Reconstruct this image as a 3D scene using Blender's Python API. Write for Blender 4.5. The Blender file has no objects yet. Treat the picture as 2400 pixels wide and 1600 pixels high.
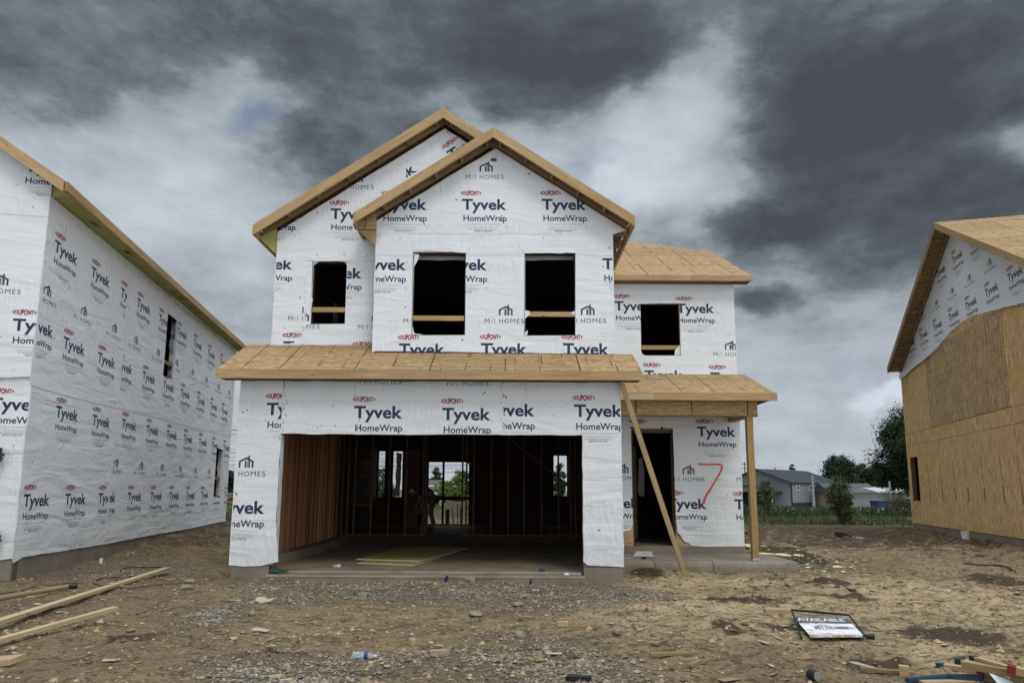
import bpy, bmesh, math, random
import numpy as np
from mathutils import Vector, Matrix
from mathutils.geometry import tessellate_polygon
random.seed(7); RNG = np.random.default_rng(11)
S = bpy.context.scene
R = math.radians

# ------------------------------------------------------------------ camera
FPX, PITCH, ROLL, ZC = 1600.0, R(8.42), 0.0052, 1.45
Y0 = 1148 - FPX * math.tan(PITCH)
_f = Vector((0, math.cos(PITCH), math.sin(PITCH))); _u = Vector((0, -math.sin(PITCH), math.cos(PITCH))); _x = Vector((1, 0, 0))
CX = _x * math.cos(ROLL) + _u * math.sin(ROLL); CU = -_x * math.sin(ROLL) + _u * math.cos(ROLL)
cd = bpy.data.cameras.new('camera'); cam = bpy.data.objects.new('camera', cd); S.collection.objects.link(cam)
M = Matrix((CX, CU, -_f)).transposed().to_4x4(); M.translation = (0, 0, ZC); cam.matrix_world = M
cd.sensor_width = 36; cd.lens = 36 * FPX / 2400; cd.shift_y = (Y0 - 800) / 2400; cd.clip_start = .05; cd.clip_end = 5000
S.camera = cam
# ------------------------------------------------------------------ colour management
S.view_settings.view_transform = 'Standard'; S.view_settings.look = 'None'
S.view_settings.exposure = 0; S.view_settings.gamma = 1; S.view_settings.use_curve_mapping = False
S.cycles.max_bounces = 7; S.cycles.diffuse_bounces = 5; S.cycles.transparent_max_bounces = 8

# ------------------------------------------------------------------ node helper
class NT:
    def __init__(s, tree): s.t = tree; s.n = tree.nodes; s.l = tree.links
    def node(s, typ, ins=None, **kw):
        n = s.n.new(typ)
        for k, v in kw.items(): setattr(n, k, v)
        for k, v in (ins or {}).items():
            if isinstance(v, bpy.types.NodeSocket): s.l.new(v, n.inputs[k])
            else: n.inputs[k].default_value = v
        return n
    def math(s, op, a, b=0.0, c=None, clamp=False):
        n = s.n.new('ShaderNodeMath'); n.operation = op; n.use_clamp = clamp
        for i, v in enumerate((a, b) if c is None else (a, b, c)):
            if isinstance(v, bpy.types.NodeSocket): s.l.new(v, n.inputs[i])
            else: n.inputs[i].default_value = v
        return n.outputs[0]
    def mix(s, f, a, b, mode='MIX'):
        n = s.n.new('ShaderNodeMix'); n.data_type = 'RGBA'; n.blend_type = mode
        for i, v in ((0, f), (6, a), (7, b)):
            if isinstance(v, bpy.types.NodeSocket): s.l.new(v, n.inputs[i])
            else: n.inputs[i].default_value = v if i == 0 else (tuple(v) + (1,))[:4]
        return n.outputs[2]
    def noise(s, vec, scale, detail=3, rough=.5, dist=0, out=0):
        return s.node('ShaderNodeTexNoise', {'Vector': vec, 'Scale': scale, 'Detail': detail, 'Roughness': rough, 'Distortion': dist}).outputs[out]
    def ramp(s, f, a, b, lo=0., hi=1.):
        n = s.node('ShaderNodeMapRange', {0: f, 1: a, 2: b, 3: lo, 4: hi}); n.interpolation_type = 'SMOOTHSTEP'; return n.outputs[0]
    def mapping(s, vec, scale=(1, 1, 1), rot=(0, 0, 0), loc=(0, 0, 0), typ='POINT'):
        return s.node('ShaderNodeMapping', {'Vector': vec, 'Location': loc, 'Rotation': rot, 'Scale': scale}, vector_type=typ).outputs[0]
def new_mat(name):
    m = bpy.data.materials.new(name); m.use_nodes = True; t = NT(m.node_tree)
    b = t.n['Principled BSDF']; b.inputs['Roughness'].default_value = .8; b.inputs['Specular IOR Level'].default_value = .25
    return m, t, b

# ------------------------------------------------------------------ sky (Nishita daylight behind broken cloud)
SUN_EL, SUN_AZ = R(48), R(158)   # azimuth measured clockwise from +Y: sun behind the camera, to the right
w = bpy.data.worlds.new('World'); S.world = w; w.use_nodes = True
t = NT(w.node_tree); bg = t.n['Background']
sky = t.node('ShaderNodeTexSky', sky_type='NISHITA', sun_disc=False, sun_elevation=SUN_EL, sun_rotation=SUN_AZ)
tc = t.node('ShaderNodeTexCoord').outputs['Generated']
sep = t.node('ShaderNodeSeparateXYZ', {0: tc})
dz = sep.outputs[2]; dy = sep.outputs[1]
# cloud field in world directions, flattened sideways like a layered deck
flat = t.mapping(tc, scale=(1, 1, 1.35))
wn_ = t.node('ShaderNodeTexNoise', {'Vector': flat, 'Scale': 4.0, 'Detail': 10, 'Roughness': .55}).outputs['Color']
wn_ = t.node('ShaderNodeVectorMath', {0: wn_, 1: (.5, .5, .5)}, operation='SUBTRACT').outputs[0]
wd = t.node('ShaderNodeVectorMath', {0: tc, 1: t.node('ShaderNodeVectorMath', {0: wn_, 3: .22}, operation='SCALE').outputs[0]}, operation='ADD').outputs[0]
def pxdir(px, py): return (_f + CX * ((px - 1200) / FPX) + CU * ((Y0 - py) / FPX)).normalized()
def blob(px, py, rx, ry, amp, rot=0):
    d = pxdir(px, py); az = math.atan2(d.x, d.y); el = math.asin(d.z)
    m = t.mapping(wd, loc=tuple(-c for c in d)); m = t.mapping(m, rot=(0, 0, az)); m = t.mapping(m, rot=(-el, 0, 0)); m = t.mapping(m, rot=(0, rot, 0)); m = t.mapping(m, scale=(FPX / rx, 1.2, FPX / ry))
    return t.math('MULTIPLY', t.ramp(t.node('ShaderNodeTexGradient', {0: m}, gradient_type='SPHERICAL').outputs['Fac'], 0, .9), amp)
n1 = t.noise(flat, 4.6, 13, .62, .1); n2 = t.noise(t.mapping(tc, scale=(1, 1, 2.6), loc=(4, 2, 1)), 8.5, 12, .64, .1); n3 = t.noise(t.mapping(tc, scale=(1, 1, 1.8), loc=(2, 7, 3)), 22, 9, .62, .1)
F = t.ramp(dz, -.02, .62, .69, .22)
F = t.math('ADD', F, t.math('MULTIPLY', t.math('SUBTRACT', n1, .5), .62)); F = t.math('ADD', F, t.math('MULTIPLY', t.math('SUBTRACT', n2, .5), .52)); F = t.math('ADD', F, t.math('MULTIPLY', t.math('SUBTRACT', n3, .5), .24))
for a in [(1350, 130, 560, 190, -.16, -.22), (2000, 330, 470, 250, -.34, .12), (2250, 540, 420, 140, -.30, 0), (1780, 500, 280, 80, -.24, -.08),
          (40, 200, 240, 110, -.10, 0), (780, 370, 220, 90, -.14, 0), (1765, 705, 120, 50, -.30, 0), (1150, 250, 240, 80, -.08, -.3), (2330, 340, 110, 90, .22, 0),
          (1400, 370, 330, 210, .34, .4), (1600, 430, 330, 150, .36, .1), (1640, 190, 170, 190, .34, .5), (1500, 290, 180, 130, .16, .3), (1200, 310, 200, 130, .20, 0),
          (280, 410, 540, 210, .34, 0), (820, 560, 400, 160, .10, 0), (560, 260, 250, 110, .28, 0), (250, 560, 400, 220, .10, 0), (2080, 985, 90, 40, .5, .2)]:
    F = t.math('ADD', F, blob(*a))
cr = t.node('ShaderNodeValToRGB', {0: F}); el_ = cr.color_ramp.elements
stops = [(0.0, .082), (.16, .118), (.31, .21), (.43, .34), (.57, .45), (.76, .56), (1.0, .72)]
el_[0].position, el_[1].position = stops[0][0], stops[-1][0]
for p_, v_ in stops[1:-1]: el_.new(p_)
for e2_, (p_, v_) in zip(el_, stops): e2_.position = p_; e2_.color = (v_, v_, v_, 1)
L = t.math('MULTIPLY', cr.outputs[0], 1.0)
# out-of-view sky behind, overhead and to the right, brightened as added fill light
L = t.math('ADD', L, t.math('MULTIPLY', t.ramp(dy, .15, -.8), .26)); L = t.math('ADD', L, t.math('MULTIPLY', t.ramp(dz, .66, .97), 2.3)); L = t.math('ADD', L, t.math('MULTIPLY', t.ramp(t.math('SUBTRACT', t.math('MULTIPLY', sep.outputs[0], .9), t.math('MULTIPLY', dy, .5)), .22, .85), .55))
tint = t.mix(t.ramp(L, .08, .45), (.82, .96, 1.10), (.90, .985, 1.085))
cloud = t.node('ShaderNodeVectorMath', {0: tint, 3: L}, operation='SCALE').outputs[0]
skyc = t.node('ShaderNodeVectorMath', {0: sky.outputs[0], 3: .09}, operation='SCALE').outputs[0]
hole = t.math('MULTIPLY', t.ramp(t.noise(flat, 5.5, 9, .55), .58, .72, 0, .30), t.ramp(F, .45, .6)); hole = t.math('ADD', hole, blob(600, 300, 90, 46, .6), clamp=True)
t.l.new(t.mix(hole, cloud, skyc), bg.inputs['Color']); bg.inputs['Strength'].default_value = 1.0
# sun through the cloud
sd = bpy.data.lights.new('sun', 'SUN'); sun = bpy.data.objects.new('sun', sd); S.collection.objects.link(sun)
sd.energy = .85; sd.angle = R(16); sd.color = (1, .95, .87)
sv = Vector((math.sin(SUN_AZ) * math.cos(SUN_EL), math.cos(SUN_AZ) * math.cos(SUN_EL), math.sin(SUN_EL)))
sun.rotation_euler = sv.to_track_quat('Z', 'Y').to_euler()

# ------------------------------------------------------------------ pixel -> place helpers
def ray(px, py): return _f + CX * ((px - 1200) / FPX) + CU * ((Y0 - py) / FPX)
def G(px, py, z=0.0):
    d = ray(px, py); k = (z - ZC) / d.z; return Vector((d.x * k, d.y * k, z))
def atY(px, py, Y):
    d = ray(px, py); k = Y / d.y; return Vector((d.x * k, Y, ZC + d.z * k))

# ------------------------------------------------------------------ materials
def uvn(t): return t.node('ShaderNodeUVMap').outputs[0]
def wood_mat(name, c1, c2, knots=True, rough=.75):
    m, t, b = new_mat(name); uv = uvn(t)
    g = t.noise(t.mapping(uv, scale=(1.2, 26, 1)), 1.6, 5, .6, .6)
    g2 = t.noise(t.mapping(uv, scale=(.35, 2.2, 1)), 1.3, 2)
    c = t.mix(t.ramp(g, .3, .7), c1, c2)
    c = t.mix(t.ramp(g2, .35, .75, 0, .45), c, tuple(x * .62 for x in c2))
    if knots:
        v = t.node('ShaderNodeTexVoronoi', {'Vector': t.mapping(uv, scale=(1.0, 2.6, 1)), 'Scale': 2.6, 'Randomness': 1.0}).outputs['Distance']
        c = t.mix(t.ramp(v, .05, .085, .8, 0), c, (.10, .05, .02))
        d = t.node('ShaderNodeTexVoronoi', {'Vector': uv, 'Scale': 8.0}).outputs['Distance']
        c = t.mix(t.ramp(d, .02, .05, .5, 0), c, (.06, .04, .03))
    t.l.new(c, b.inputs['Base Color']); b.inputs['Roughness'].default_value = rough
    bp = t.node('ShaderNodeBump', {'Height': g, 'Strength': .3, 'Distance': .004}); t.l.new(bp.outputs[0], b.inputs['Normal'])
    return m
def osb_mat(name, c1, c2, c3, vert=False, lines=None, panel=(2.44, 1.22), dark=(.05, .035, .02)):
    m, t, b = new_mat(name); uv = uvn(t)
    cols = []
    for i, (rot, sc) in enumerate(((.25, (9, 34)), (-.5, (12, 30)), (1.3, (10, 38)))):
        if vert: sc = (sc[1] * 1.3, sc[0] * .55); rot *= .35
        v = t.node('ShaderNodeTexVoronoi', {'Vector': t.mapping(uv, scale=(sc[0], sc[1], 1), rot=(0, 0, rot)), 'Scale': 1.0}).outputs['Color']
        cols.append(t.node('ShaderNodeSeparateColor', {0: v}).outputs[i])
    a = t.math('MAXIMUM', cols[0], t.math('MULTIPLY', cols[1], .9)); a = t.math('MULTIPLY', t.math('ADD', a, cols[2]), .5)
    c = t.mix(t.ramp(a, .25, .85), c2, c1)
    pn = t.node('ShaderNodeTexBrick', {'Vector': uv, 'Color1': (0, 0, 0, 1), 'Color2': (1, 1, 1, 1), 'Mortar': (.5, .5, .5, 1), 'Scale': 1.0, 'Mortar Size': .0, 'Brick Width': panel[0], 'Row Height': panel[1]}, offset=.5)
    c = t.mix(t.math('MULTIPLY', pn.outputs['Color'], .5), c, tuple(x * .72 for x in c3), 'MIX')
    big = t.noise(uv, .9, 4, .6); c = t.mix(t.ramp(big, .35, .7, 0, .4), c, c3)
    st = t.noise(t.mapping(uv, scale=(1, 2.5, 1)), 5, 5, .7); c = t.mix(t.ramp(st, .60, .72, 0, .5), c, tuple(x * .5 for x in c2)); st2 = t.noise(t.mapping(uv, scale=(1, 2.2, 1) if not vert else (2.6, 1, 1)), 16, 4, .75); c = t.mix(t.ramp(st2, .54, .68, 0, .6), c, tuple(x * .55 for x in c2))
    # panel joints
    j = t.node('ShaderNodeTexBrick', {'Vector': uv, 'Scale': 1.0, 'Mortar Size': .013, 'Mortar Smooth': .15, 'Brick Width': panel[0], 'Row Height': panel[1]}, offset=.5).outputs['Fac']
    nz = t.noise(uv, 1.7, 3)
    c = t.mix(t.math('MULTIPLY', j, t.ramp(nz, .3, .5, .45, .95)), c, dark)
    if lines:   # printed nailing guides, broken into dashes
        for w_, h_, op, sc_, seed_, ms in ((lines[0], 50, .92, (1.9, .9, 1), 0.0, .010), (lines[0] * .66, 50, .85, (1.4, 1.3, 1), 7.3, .008), (50, lines[1] * .62, .72, (.35, 3, 1), 3.1, .007)):
            l = t.node('ShaderNodeTexBrick', {'Vector': t.mapping(uv, loc=(seed_ * .13, 0, 0)), 'Scale': 1.0, 'Mortar Size': ms, 'Mortar Smooth': .1, 'Brick Width': w_, 'Row Height': h_}, offset=0.0).outputs['Fac']
            br = t.ramp(t.noise(t.mapping(uv, scale=sc_, loc=(seed_, seed_, 0)), 1.7, 2), .49, .53, 0, op)
            c = t.mix(t.math('MULTIPLY', l, br), c, dark)
    t.l.new(c, b.inputs['Base Color'])
    bp = t.node('ShaderNodeBump', {'Height': a, 'Strength': .35, 'Distance': .003}); t.l.new(bp.outputs[0], b.inputs['Normal'])
    return m
def wrap_normal(t, b, k=1.0):
    uv = uvn(t)
    w1 = t.node('ShaderNodeTexNoise', {'Vector': t.mapping(uv, scale=(.45, 1.9, 1), rot=(0, 0, .6)), 'Scale': 1.5, 'Detail': 3, 'Roughness': .45, 'Distortion': 1.2}).outputs[0]
    w2 = t.node('ShaderNodeTexNoise', {'Vector': t.mapping(uv, scale=(3.2, .8, 1), rot=(0, 0, -.35)), 'Scale': 2.2, 'Detail': 4, 'Roughness': .55, 'Distortion': .5}).outputs[0]
    r = t.math('ABSOLUTE', t.math('SUBTRACT', w2, .5)); r = t.math('SUBTRACT', 1.0, t.math('MULTIPLY', r, 5.0), clamp=True)
    fine = t.noise(uv, 26, 4, .6)
    where = t.ramp(t.noise(uv, .8, 2), .4, .66)
    h = t.math('ADD', t.math('MULTIPLY', w1, .60), t.math('MULTIPLY', t.math('MULTIPLY', r, where), .17))
    h = t.math('ADD', h, t.math('MULTIPLY', fine, .022))
    bp = t.node('ShaderNodeBump', {'Height': h, 'Strength': 1.0, 'Distance': .058 * k}); t.l.new(bp.outputs[0], b.inputs['Normal'])
    return uv
def wrap_mat():
    m, t, b = new_mat('house_wrap_white'); uv = wrap_normal(t, b)
    d = t.noise(uv, 1.4, 6, .65); d2 = t.noise(uv, 9, 4, .6)
    c = t.mix(t.ramp(d, .45, .75, 0, .55), (.73, .74, .745), (.63, .63, .615))
    c = t.mix(t.ramp(d2, .66, .80, 0, .35), c, (.42, .38, .30))
    t.l.new(c, b.inputs['Base Color']); b.inputs['Roughness'].default_value = .5; b.inputs['Specular IOR Level'].default_value = .4
    return m
def ink(name, col):
    m, t, b = new_mat(name); uv = wrap_normal(t, b)
    c = t.mix(t.ramp(t.noise(uv, 60, 3), .55, .75, 0, .25), col, (.5, .5, .52))
    t.l.new(c, b.inputs['Base Color']); b.inputs['Roughness'].default_value = .5; return m
def plain(name, col, rough=.7, metal=0, var=.25, scale=9, bump=.0, spec=.3):
    m, t, b = new_mat(name); tcn = t.node('ShaderNodeTexCoord').outputs['Object']
    n = t.noise(tcn, scale, 5, .6)
    t.l.new(t.mix(t.ramp(n, .3, .75, 0, var), col, tuple(x * .45 for x in col)), b.inputs['Base Color'])
    b.inputs['Roughness'].default_value = rough; b.inputs['Metallic'].default_value = metal; b.inputs['Specular IOR Level'].default_value = spec
    if bump:
        bp = t.node('ShaderNodeBump', {'Height': n, 'Strength': .6, 'Distance': bump}); t.l.new(bp.outputs[0], b.inputs['Normal'])
    return m
def concrete_mat(name, col, dirt=.5):
    m, t, b = new_mat(name); o = t.node('ShaderNodeTexCoord').outputs['Object']
    n = t.noise(o, 1.6, 7, .65); n2 = t.noise(o, 22, 4, .7)
    c = t.mix(t.ramp(n, .35, .7), col, tuple(x * .68 for x in col))
    c = t.mix(t.ramp(t.noise(o, 3.1, 6, .7, .4), .46, .72, 0, dirt), c, (.20, .14, .085))
    c = t.mix(t.math('MULTIPLY', n2, .25), c, (.1, .09, .08))
    t.l.new(c, b.inputs['Base Color']); b.inputs['Roughness'].default_value = .9
    bp = t.node('ShaderNodeBump', {'Height': n2, 'Strength': .4, 'Distance': .006}); t.l.new(bp.outputs[0], b.inputs['Normal']); return m
def leaf_mat(name, c1, c2):
    m, t, b = new_mat(name); o = t.node('ShaderNodeTexCoord').outputs['Object']
    n = t.noise(o, .9, 3, .6); ri = t.node('ShaderNodeNewGeometry').outputs['Random Per Island']
    c = t.mix(t.ramp(t.math('ADD', t.math('MULTIPLY', n, .6), t.math('MULTIPLY', ri, .4)), .25, .75), c1, c2)
    t.l.new(c, b.inputs['Base Color']); b.inputs['Roughness'].default_value = .6; return m
def ground_mat():
    m, t, b = new_mat('dirt_ground'); o = t.node('ShaderNodeTexCoord').outputs['Object']
    def att(nm): return t.node('ShaderNodeAttribute', attribute_name=nm).outputs['Fac']
    n1 = t.noise(o, .55, 7, .62, .5); n2 = t.noise(t.mapping(o, scale=(1, 2.2, 1)), 3.0, 8, .68, .6); n3 = t.noise(o, 38, 5, .7); n4 = t.noise(o, 9, 6, .7)
    c = t.mix(t.ramp(n1, .35, .65), (.315, .228, .125), (.205, .145, .078))
    c = t.mix(t.ramp(n2, .49, .64, 0, .85), c, (.115, .082, .052))
    sand = t.math('MULTIPLY', att('sand'), t.ramp(t.math('ADD', t.math('MULTIPLY', n2, .6), t.math('MULTIPLY', n4, .4)), .62, .44), clamp=True)
    c = t.mix(sand, c, (.68, .515, .295))
    c = t.mix(t.math('MULTIPLY', att('gravel'), t.ramp(n4, .35, .6, .35, .85)), c, (.19, .162, .125))
    mud = t.ramp(t.math('ADD', att('mud'), t.math('MULTIPLY', t.math('SUBTRACT', n2, .5), 1.3)), .38, .68)
    c = t.mix(mud, c, (.10, .068, .038))
    gr = att('grass'); c = t.mix(gr, c, (.075, .08, .035))
    sp = t.node('ShaderNodeTexVoronoi', {'Vector': o, 'Scale': 30.0}).outputs['Color']
    spv = t.node('ShaderNodeSeparateColor', {0: sp}).outputs[0]
    c = t.mix(t.math('MULTIPLY', t.ramp(spv, .75, 1.0, 0, .45), t.math('SUBTRACT', 1.0, mud)), c, (.46, .39, .30)); c = t.mix(t.ramp(spv, .25, .0, 0, .6), c, (.075, .052, .035))
    c = t.mix(t.ramp(n3, .52, .68, 0, .65), c, (.07, .05, .033))
    wet = t.math('MULTIPLY', mud, .45)
    t.l.new(c, b.inputs['Base Color']); t.l.new(t.math('SUBTRACT', .95, wet), b.inputs['Roughness']); b.inputs['Specular IOR Level'].default_value = .3
    h = t.math('ADD', t.math('MULTIPLY', n4, .6), t.math('MULTIPLY', n3, .35)); h = t.math('ADD', h, t.math('MULTIPLY', spv, .12)); h = t.math('ADD', h, t.math('MULTIPLY', n2, 1.0))
    bp = t.node('ShaderNodeBump', {'Height': h, 'Strength': 1.0, 'Distance': .12}); t.l.new(bp.outputs[0], b.inputs['Normal']); return m

MT = dict(trim_conc=concrete_mat('pale_edge', (.44, .39, .31), .15), 
    lumber=wood_mat('pine_lumber', (.50, .35, .175), (.34, .22, .10)),
    lumber_pale=wood_mat('pale_lumber', (.52, .405, .24), (.40, .29, .155)),
    lumber_dull=wood_mat('weathered_lumber', (.33, .235, .135), (.23, .155, .08)),
    treated=wood_mat('treated_post', (.40, .27, .125), (.29, .185, .075)),
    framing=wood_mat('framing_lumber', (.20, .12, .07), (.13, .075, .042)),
    framing_shaded=wood_mat('shaded_framing', (.085, .048, .027), (.05, .03, .018)),  # both framing woods are darkened to put interior shade into their colour
    redwood=wood_mat('red_brown_boards', (.50, .24, .12), (.34, .155, .075)),
    osb=osb_mat('roof_osb', (.49, .335, .165), (.25, .165, .072), (.33, .21, .09), lines=(.61, .30)),
    osb_wall=osb_mat('wall_osb', (.84, .58, .27), (.41, .255, .10), (.54, .35, .145), vert=True, panel=(60, 60)),
    osb_brown=osb_mat('brown_osb', (.64, .45, .24), (.33, .215, .105), (.43, .29, .15), vert=True, panel=(60, 60), lines=(.205, .41)),
    osb_beam=osb_mat('beam_osb', (.50, .35, .19), (.33, .21, .10), (.38, .25, .13), panel=(1.05, 3)),
    yellow=plain('yellow_green_sheathing', (.38, .355, .12), .8, var=.35, scale=2.5),
    wrap=wrap_mat(), navy=ink('navy_ink', (.024, .032, .080)), red=ink('red_ink', (.32, .028, .042)), black=ink('black_ink', (.03, .03, .035)), grey=ink('grey_ink', (.46, .46, .48)),
    cap=ink('nail_cap', (.14, .17, .15)), spray=plain('orange_red_paint', (.72, .09, .03), .5, var=.1),
    concrete=concrete_mat('concrete', (.27, .225, .17), .3), slab=concrete_mat('dusty_slab', (.31, .245, .17), .75), walk=concrete_mat('porch_concrete', (.30, .255, .195), .6),
    black_plastic=plain('black_plastic', (.02, .02, .022), .5), white=plain('white_scrap', (.70, .70, .68), .6, var=.3), card=plain('card_scrap', (.42, .35, .28), .8),
    yellow_foam=plain('pale_yellow_sheet', (.66, .62, .36), .8, var=.3), green=plain('green_tube', (.03, .09, .065), .5), dgreen=plain('green_painted_wood', (.035, .075, .035), .7, var=.6, scale=14),
    blue=plain('blue_print', (.02, .06, .20), .4), dblue=plain('dark_blue_paint', (.02, .05, .085), .6), redend=plain('red_paint', (.22, .03, .02), .6), alu=plain('aluminium', (.6, .6, .62), .35, 1.0),
    siding=plain('grey_metal_siding', (.24, .26, .285), .6, var=.15, scale=.4), droof=plain('dark_metal_roof', (.04, .045, .055), .6, var=.3, scale=.3), dark=plain('near_black', (.02, .02, .024), .8),  # near black: panes, wires, stakes, and painted shade in recesses
    shingle=plain('grey_shingle', (.10, .105, .11), .9, var=.4, scale=1.0), tan=plain('tan_siding', (.42, .345, .29), .8, var=.2, scale=.5), trim=plain('white_trim', (.7, .7, .7), .6), lightwall=plain('light_wall', (.52, .54, .57), .8, var=.25, scale=.5),
    steel=plain('pole_steel', (.30, .31, .32), .6), bark=plain('bark', (.10, .075, .055), .95, var=.6, scale=12, bump=.02), rock=plain('broken_concrete', (.27, .225, .165), .95, var=.5, scale=14, bump=.02),
    skin=plain('skin', (.35, .20, .14), .6), shirt=plain('blue_shirt', (.02, .04, .11), .9), trousers=plain('trousers', (.20, .13, .09), .9), glass=None)
LEAF = dict(dark=leaf_mat('dark_leaves', (.014, .030, .014), (.040, .072, .026)), mid=leaf_mat('mid_leaves', (.035, .065, .020), (.10, .14, .04)),
            lime=leaf_mat('lime_leaves', (.10, .15, .03), (.24, .29, .07)), dull=leaf_mat('dull_leaves', (.05, .06, .03), (.12, .12, .06)), grass=leaf_mat('grass_blades', (.045, .07, .02), (.11, .125, .045)), olive=leaf_mat('olive_leaves', (.05, .075, .022), (.16, .17, .06)))

# ------------------------------------------------------------------ object helpers
COL = S.collection
def tag(o, label=None, cat=None, group=None, kind=None):
    for k, v in (('label', label), ('category', cat), ('group', group), ('kind', kind)):
        if v: o[k] = v
    return o
def empty(name, loc, label, cat, group=None, rz=0):
    o = bpy.data.objects.new(name, None); COL.objects.link(o); o.location = loc; o.rotation_euler = (0, 0, rz); o.empty_display_size = .3
    return tag(o, label, cat, group)
class MB:
    """collects faces in world coordinates; build() links them as one mesh object"""
    def __init__(s): s.v = []; s.f = []; s.m = []; s.uv = []; s.mats = []
    def mi(s, mat):
        if mat not in s.mats: s.mats.append(mat)
        return s.mats.index(mat)
    def face(s, pts, mat, uvs=None):
        i = len(s.v); s.v.extend([tuple(p) for p in pts]); s.f.append(tuple(range(i, i + len(pts)))); s.m.append(s.mi(mat))
        s.uv.extend(uvs if uvs else [(p[0], p[1]) for p in pts])
    def obox(s, o, a, b, c, mat, off=None):
        """box from corner o along vectors a (long), b, c; uv along a"""
        o, a, b, c = Vector(o), Vector(a), Vector(b), Vector(c)
        if a.cross(b).dot(c) < 0: b, c = c, b
        r = (random.uniform(0, 30), random.uniform(0, 30)) if off is None else off
        la, lb, lc = a.length, b.length, c.length
        def q(p, e, g, le, lg, sw):
            uv = [(0, 0), (le, 0), (le, lg), (0, lg)]
            if sw: uv = [(v, u) for u, v in uv]
            s.face([p, p + e, p + e + g, p + g], mat, [(u + r[0], v + r[1]) for u, v in uv])
        q(o, b, a, lb, la, True); q(o + c, a, b, la, lb, False)
        q(o, a, c, la, lc, False); q(o + b, c, a, lc, la, True)
        q(o, c, b, lc, lb, False); q(o + a, b, c, lb, lc, False)
    def box(s, x0, x1, y0, y1, z0, z1, mat, ax='x', off=None):
        X, Y, Z = (x1 - x0, 0, 0), (0, y1 - y0, 0), (0, 0, z1 - z0); o = (x0, y0, z0)
        a = dict(x=(X, Y, Z), y=(Y, Z, X), z=(Z, X, Y))[ax]; s.obox(o, *a, mat, off)
    def board(s, p, q, w, h, mat, up=(0, 0, 1)):
        """timber from p to q, centred, w across, h along up"""
        p, q = Vector(p), Vector(q); d = (q - p); side = d.cross(Vector(up)).normalized(); u = side.cross(d).normalized()
        s.obox(p - side * w / 2 - u * h / 2, d, side * w, u * h, mat)
    def prism(s, O, A, B, N, loops, t0, t1, mat, side=None, uvo=(0, 0)):
        """polygon with holes in plane (O;A,B), extruded along N from t0 to t1 (t1 = front)"""
        O, A, B, N = Vector(O), Vector(A), Vector(B), Vector(N); side = side or mat
        flat = [p for l in loops for p in l]
        tris = tessellate_polygon([[Vector((p[0], p[1], 0)) for p in l] for l in loops])
        P = lambda p, tt: O + A * p[0] + B * p[1] + N * tt
        sg = 1 if A.cross(B).dot(N) > 0 else -1
        for tr in tris:
            a, b_, c = (flat[i] for i in tr)
            ar = (b_[0] - a[0]) * (c[1] - a[1]) - (b_[1] - a[1]) * (c[0] - a[0])
            if abs(ar) < 1e-9: continue
            if ar * sg < 0: a, c = c, a
            uv = [(p[0] + uvo[0], p[1] + uvo[1]) for p in (a, b_, c)]
            s.face([P(a, t1), P(b_, t1), P(c, t1)], mat, uv); s.face([P(c, t0), P(b_, t0), P(a, t0)], mat, uv[::-1])
        for l in loops:
            n = len(l); acc = 0
            for i in range(n):
                a, b_ = l[i], l[(i + 1) % n]; d = math.dist(a, b_)
                s.face([P(a, t0), P(b_, t0), P(b_, t1), P(a, t1)], side, [(acc, 0), (acc + d, 0), (acc + d, t1 - t0), (acc, t1 - t0)]); acc += d
    def tube(s, pts, r, mat, n=8, cap=True):
        pts = [Vector(p) for p in pts]; rs = r if isinstance(r, (list, tuple)) else [r] * len(pts); rings = []
        for i, p in enumerate(pts):
            d = (pts[min(i + 1, len(pts) - 1)] - pts[max(i - 1, 0)]).normalized()
            ref = Vector((0, 0, 1)) if abs(d.z) < .9 else Vector((1, 0, 0)); a = d.cross(ref).normalized(); b = d.cross(a)
            rings.append([p + (a * math.cos(k * 6.2832 / n) + b * math.sin(k * 6.2832 / n)) * rs[i] for k in range(n)])
        for i in range(len(rings) - 1):
            for k in range(n):
                k2 = (k + 1) % n; s.face([rings[i][k2], rings[i][k], rings[i + 1][k], rings[i + 1][k2]], mat, [(i, k2 / n), (i, k / n), (i + 1, k / n), (i + 1, k2 / n)])
        if cap: s.face(rings[0], mat); s.face(rings[-1][::-1], mat)
    def build(s, name, parent=None, smooth=False, merge=False):
        me = bpy.data.meshes.new(name); me.from_pydata(s.v, [], s.f)
        for m in s.mats: me.materials.append(m)
        me.polygons.foreach_set('material_index', s.m)
        ul = me.uv_layers.new(name='UVMap'); ul.data.foreach_set('uv', np.array(s.uv, dtype=np.float32).ravel())
        if merge:
            bm = bmesh.new(); bm.from_mesh(me); bmesh.ops.remove_doubles(bm, verts=bm.verts, dist=1e-4); bmesh.ops.recalc_face_normals(bm, faces=bm.faces); bm.to_mesh(me); bm.free()
        if smooth: me.polygons.foreach_set('use_smooth', [True] * len(me.polygons))
        me.update(); o = bpy.data.objects.new(name, me); COL.objects.link(o)
        if parent is not None:
            o.parent = parent
            par = parent; mw = Matrix.Identity(4)
            chain = []
            while par is not None: chain.append(par); par = par.parent
            for c in reversed(chain): mw = mw @ Matrix.LocRotScale(c.location, c.rotation_euler, c.scale)
            me.transform(mw.inverted())
        return o
def settle(o):
    """moves a parentless mesh's origin to the middle of its base"""
    me = o.data; n = len(me.vertices); a = np.empty(n * 3); me.vertices.foreach_get('co', a); a = a.reshape(-1, 3)
    c = Vector(((a[:, 0].min() + a[:, 0].max()) / 2, (a[:, 1].min() + a[:, 1].max()) / 2, a[:, 2].min())); me.transform(Matrix.Translation(-c)); o.location = c
    return o
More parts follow.
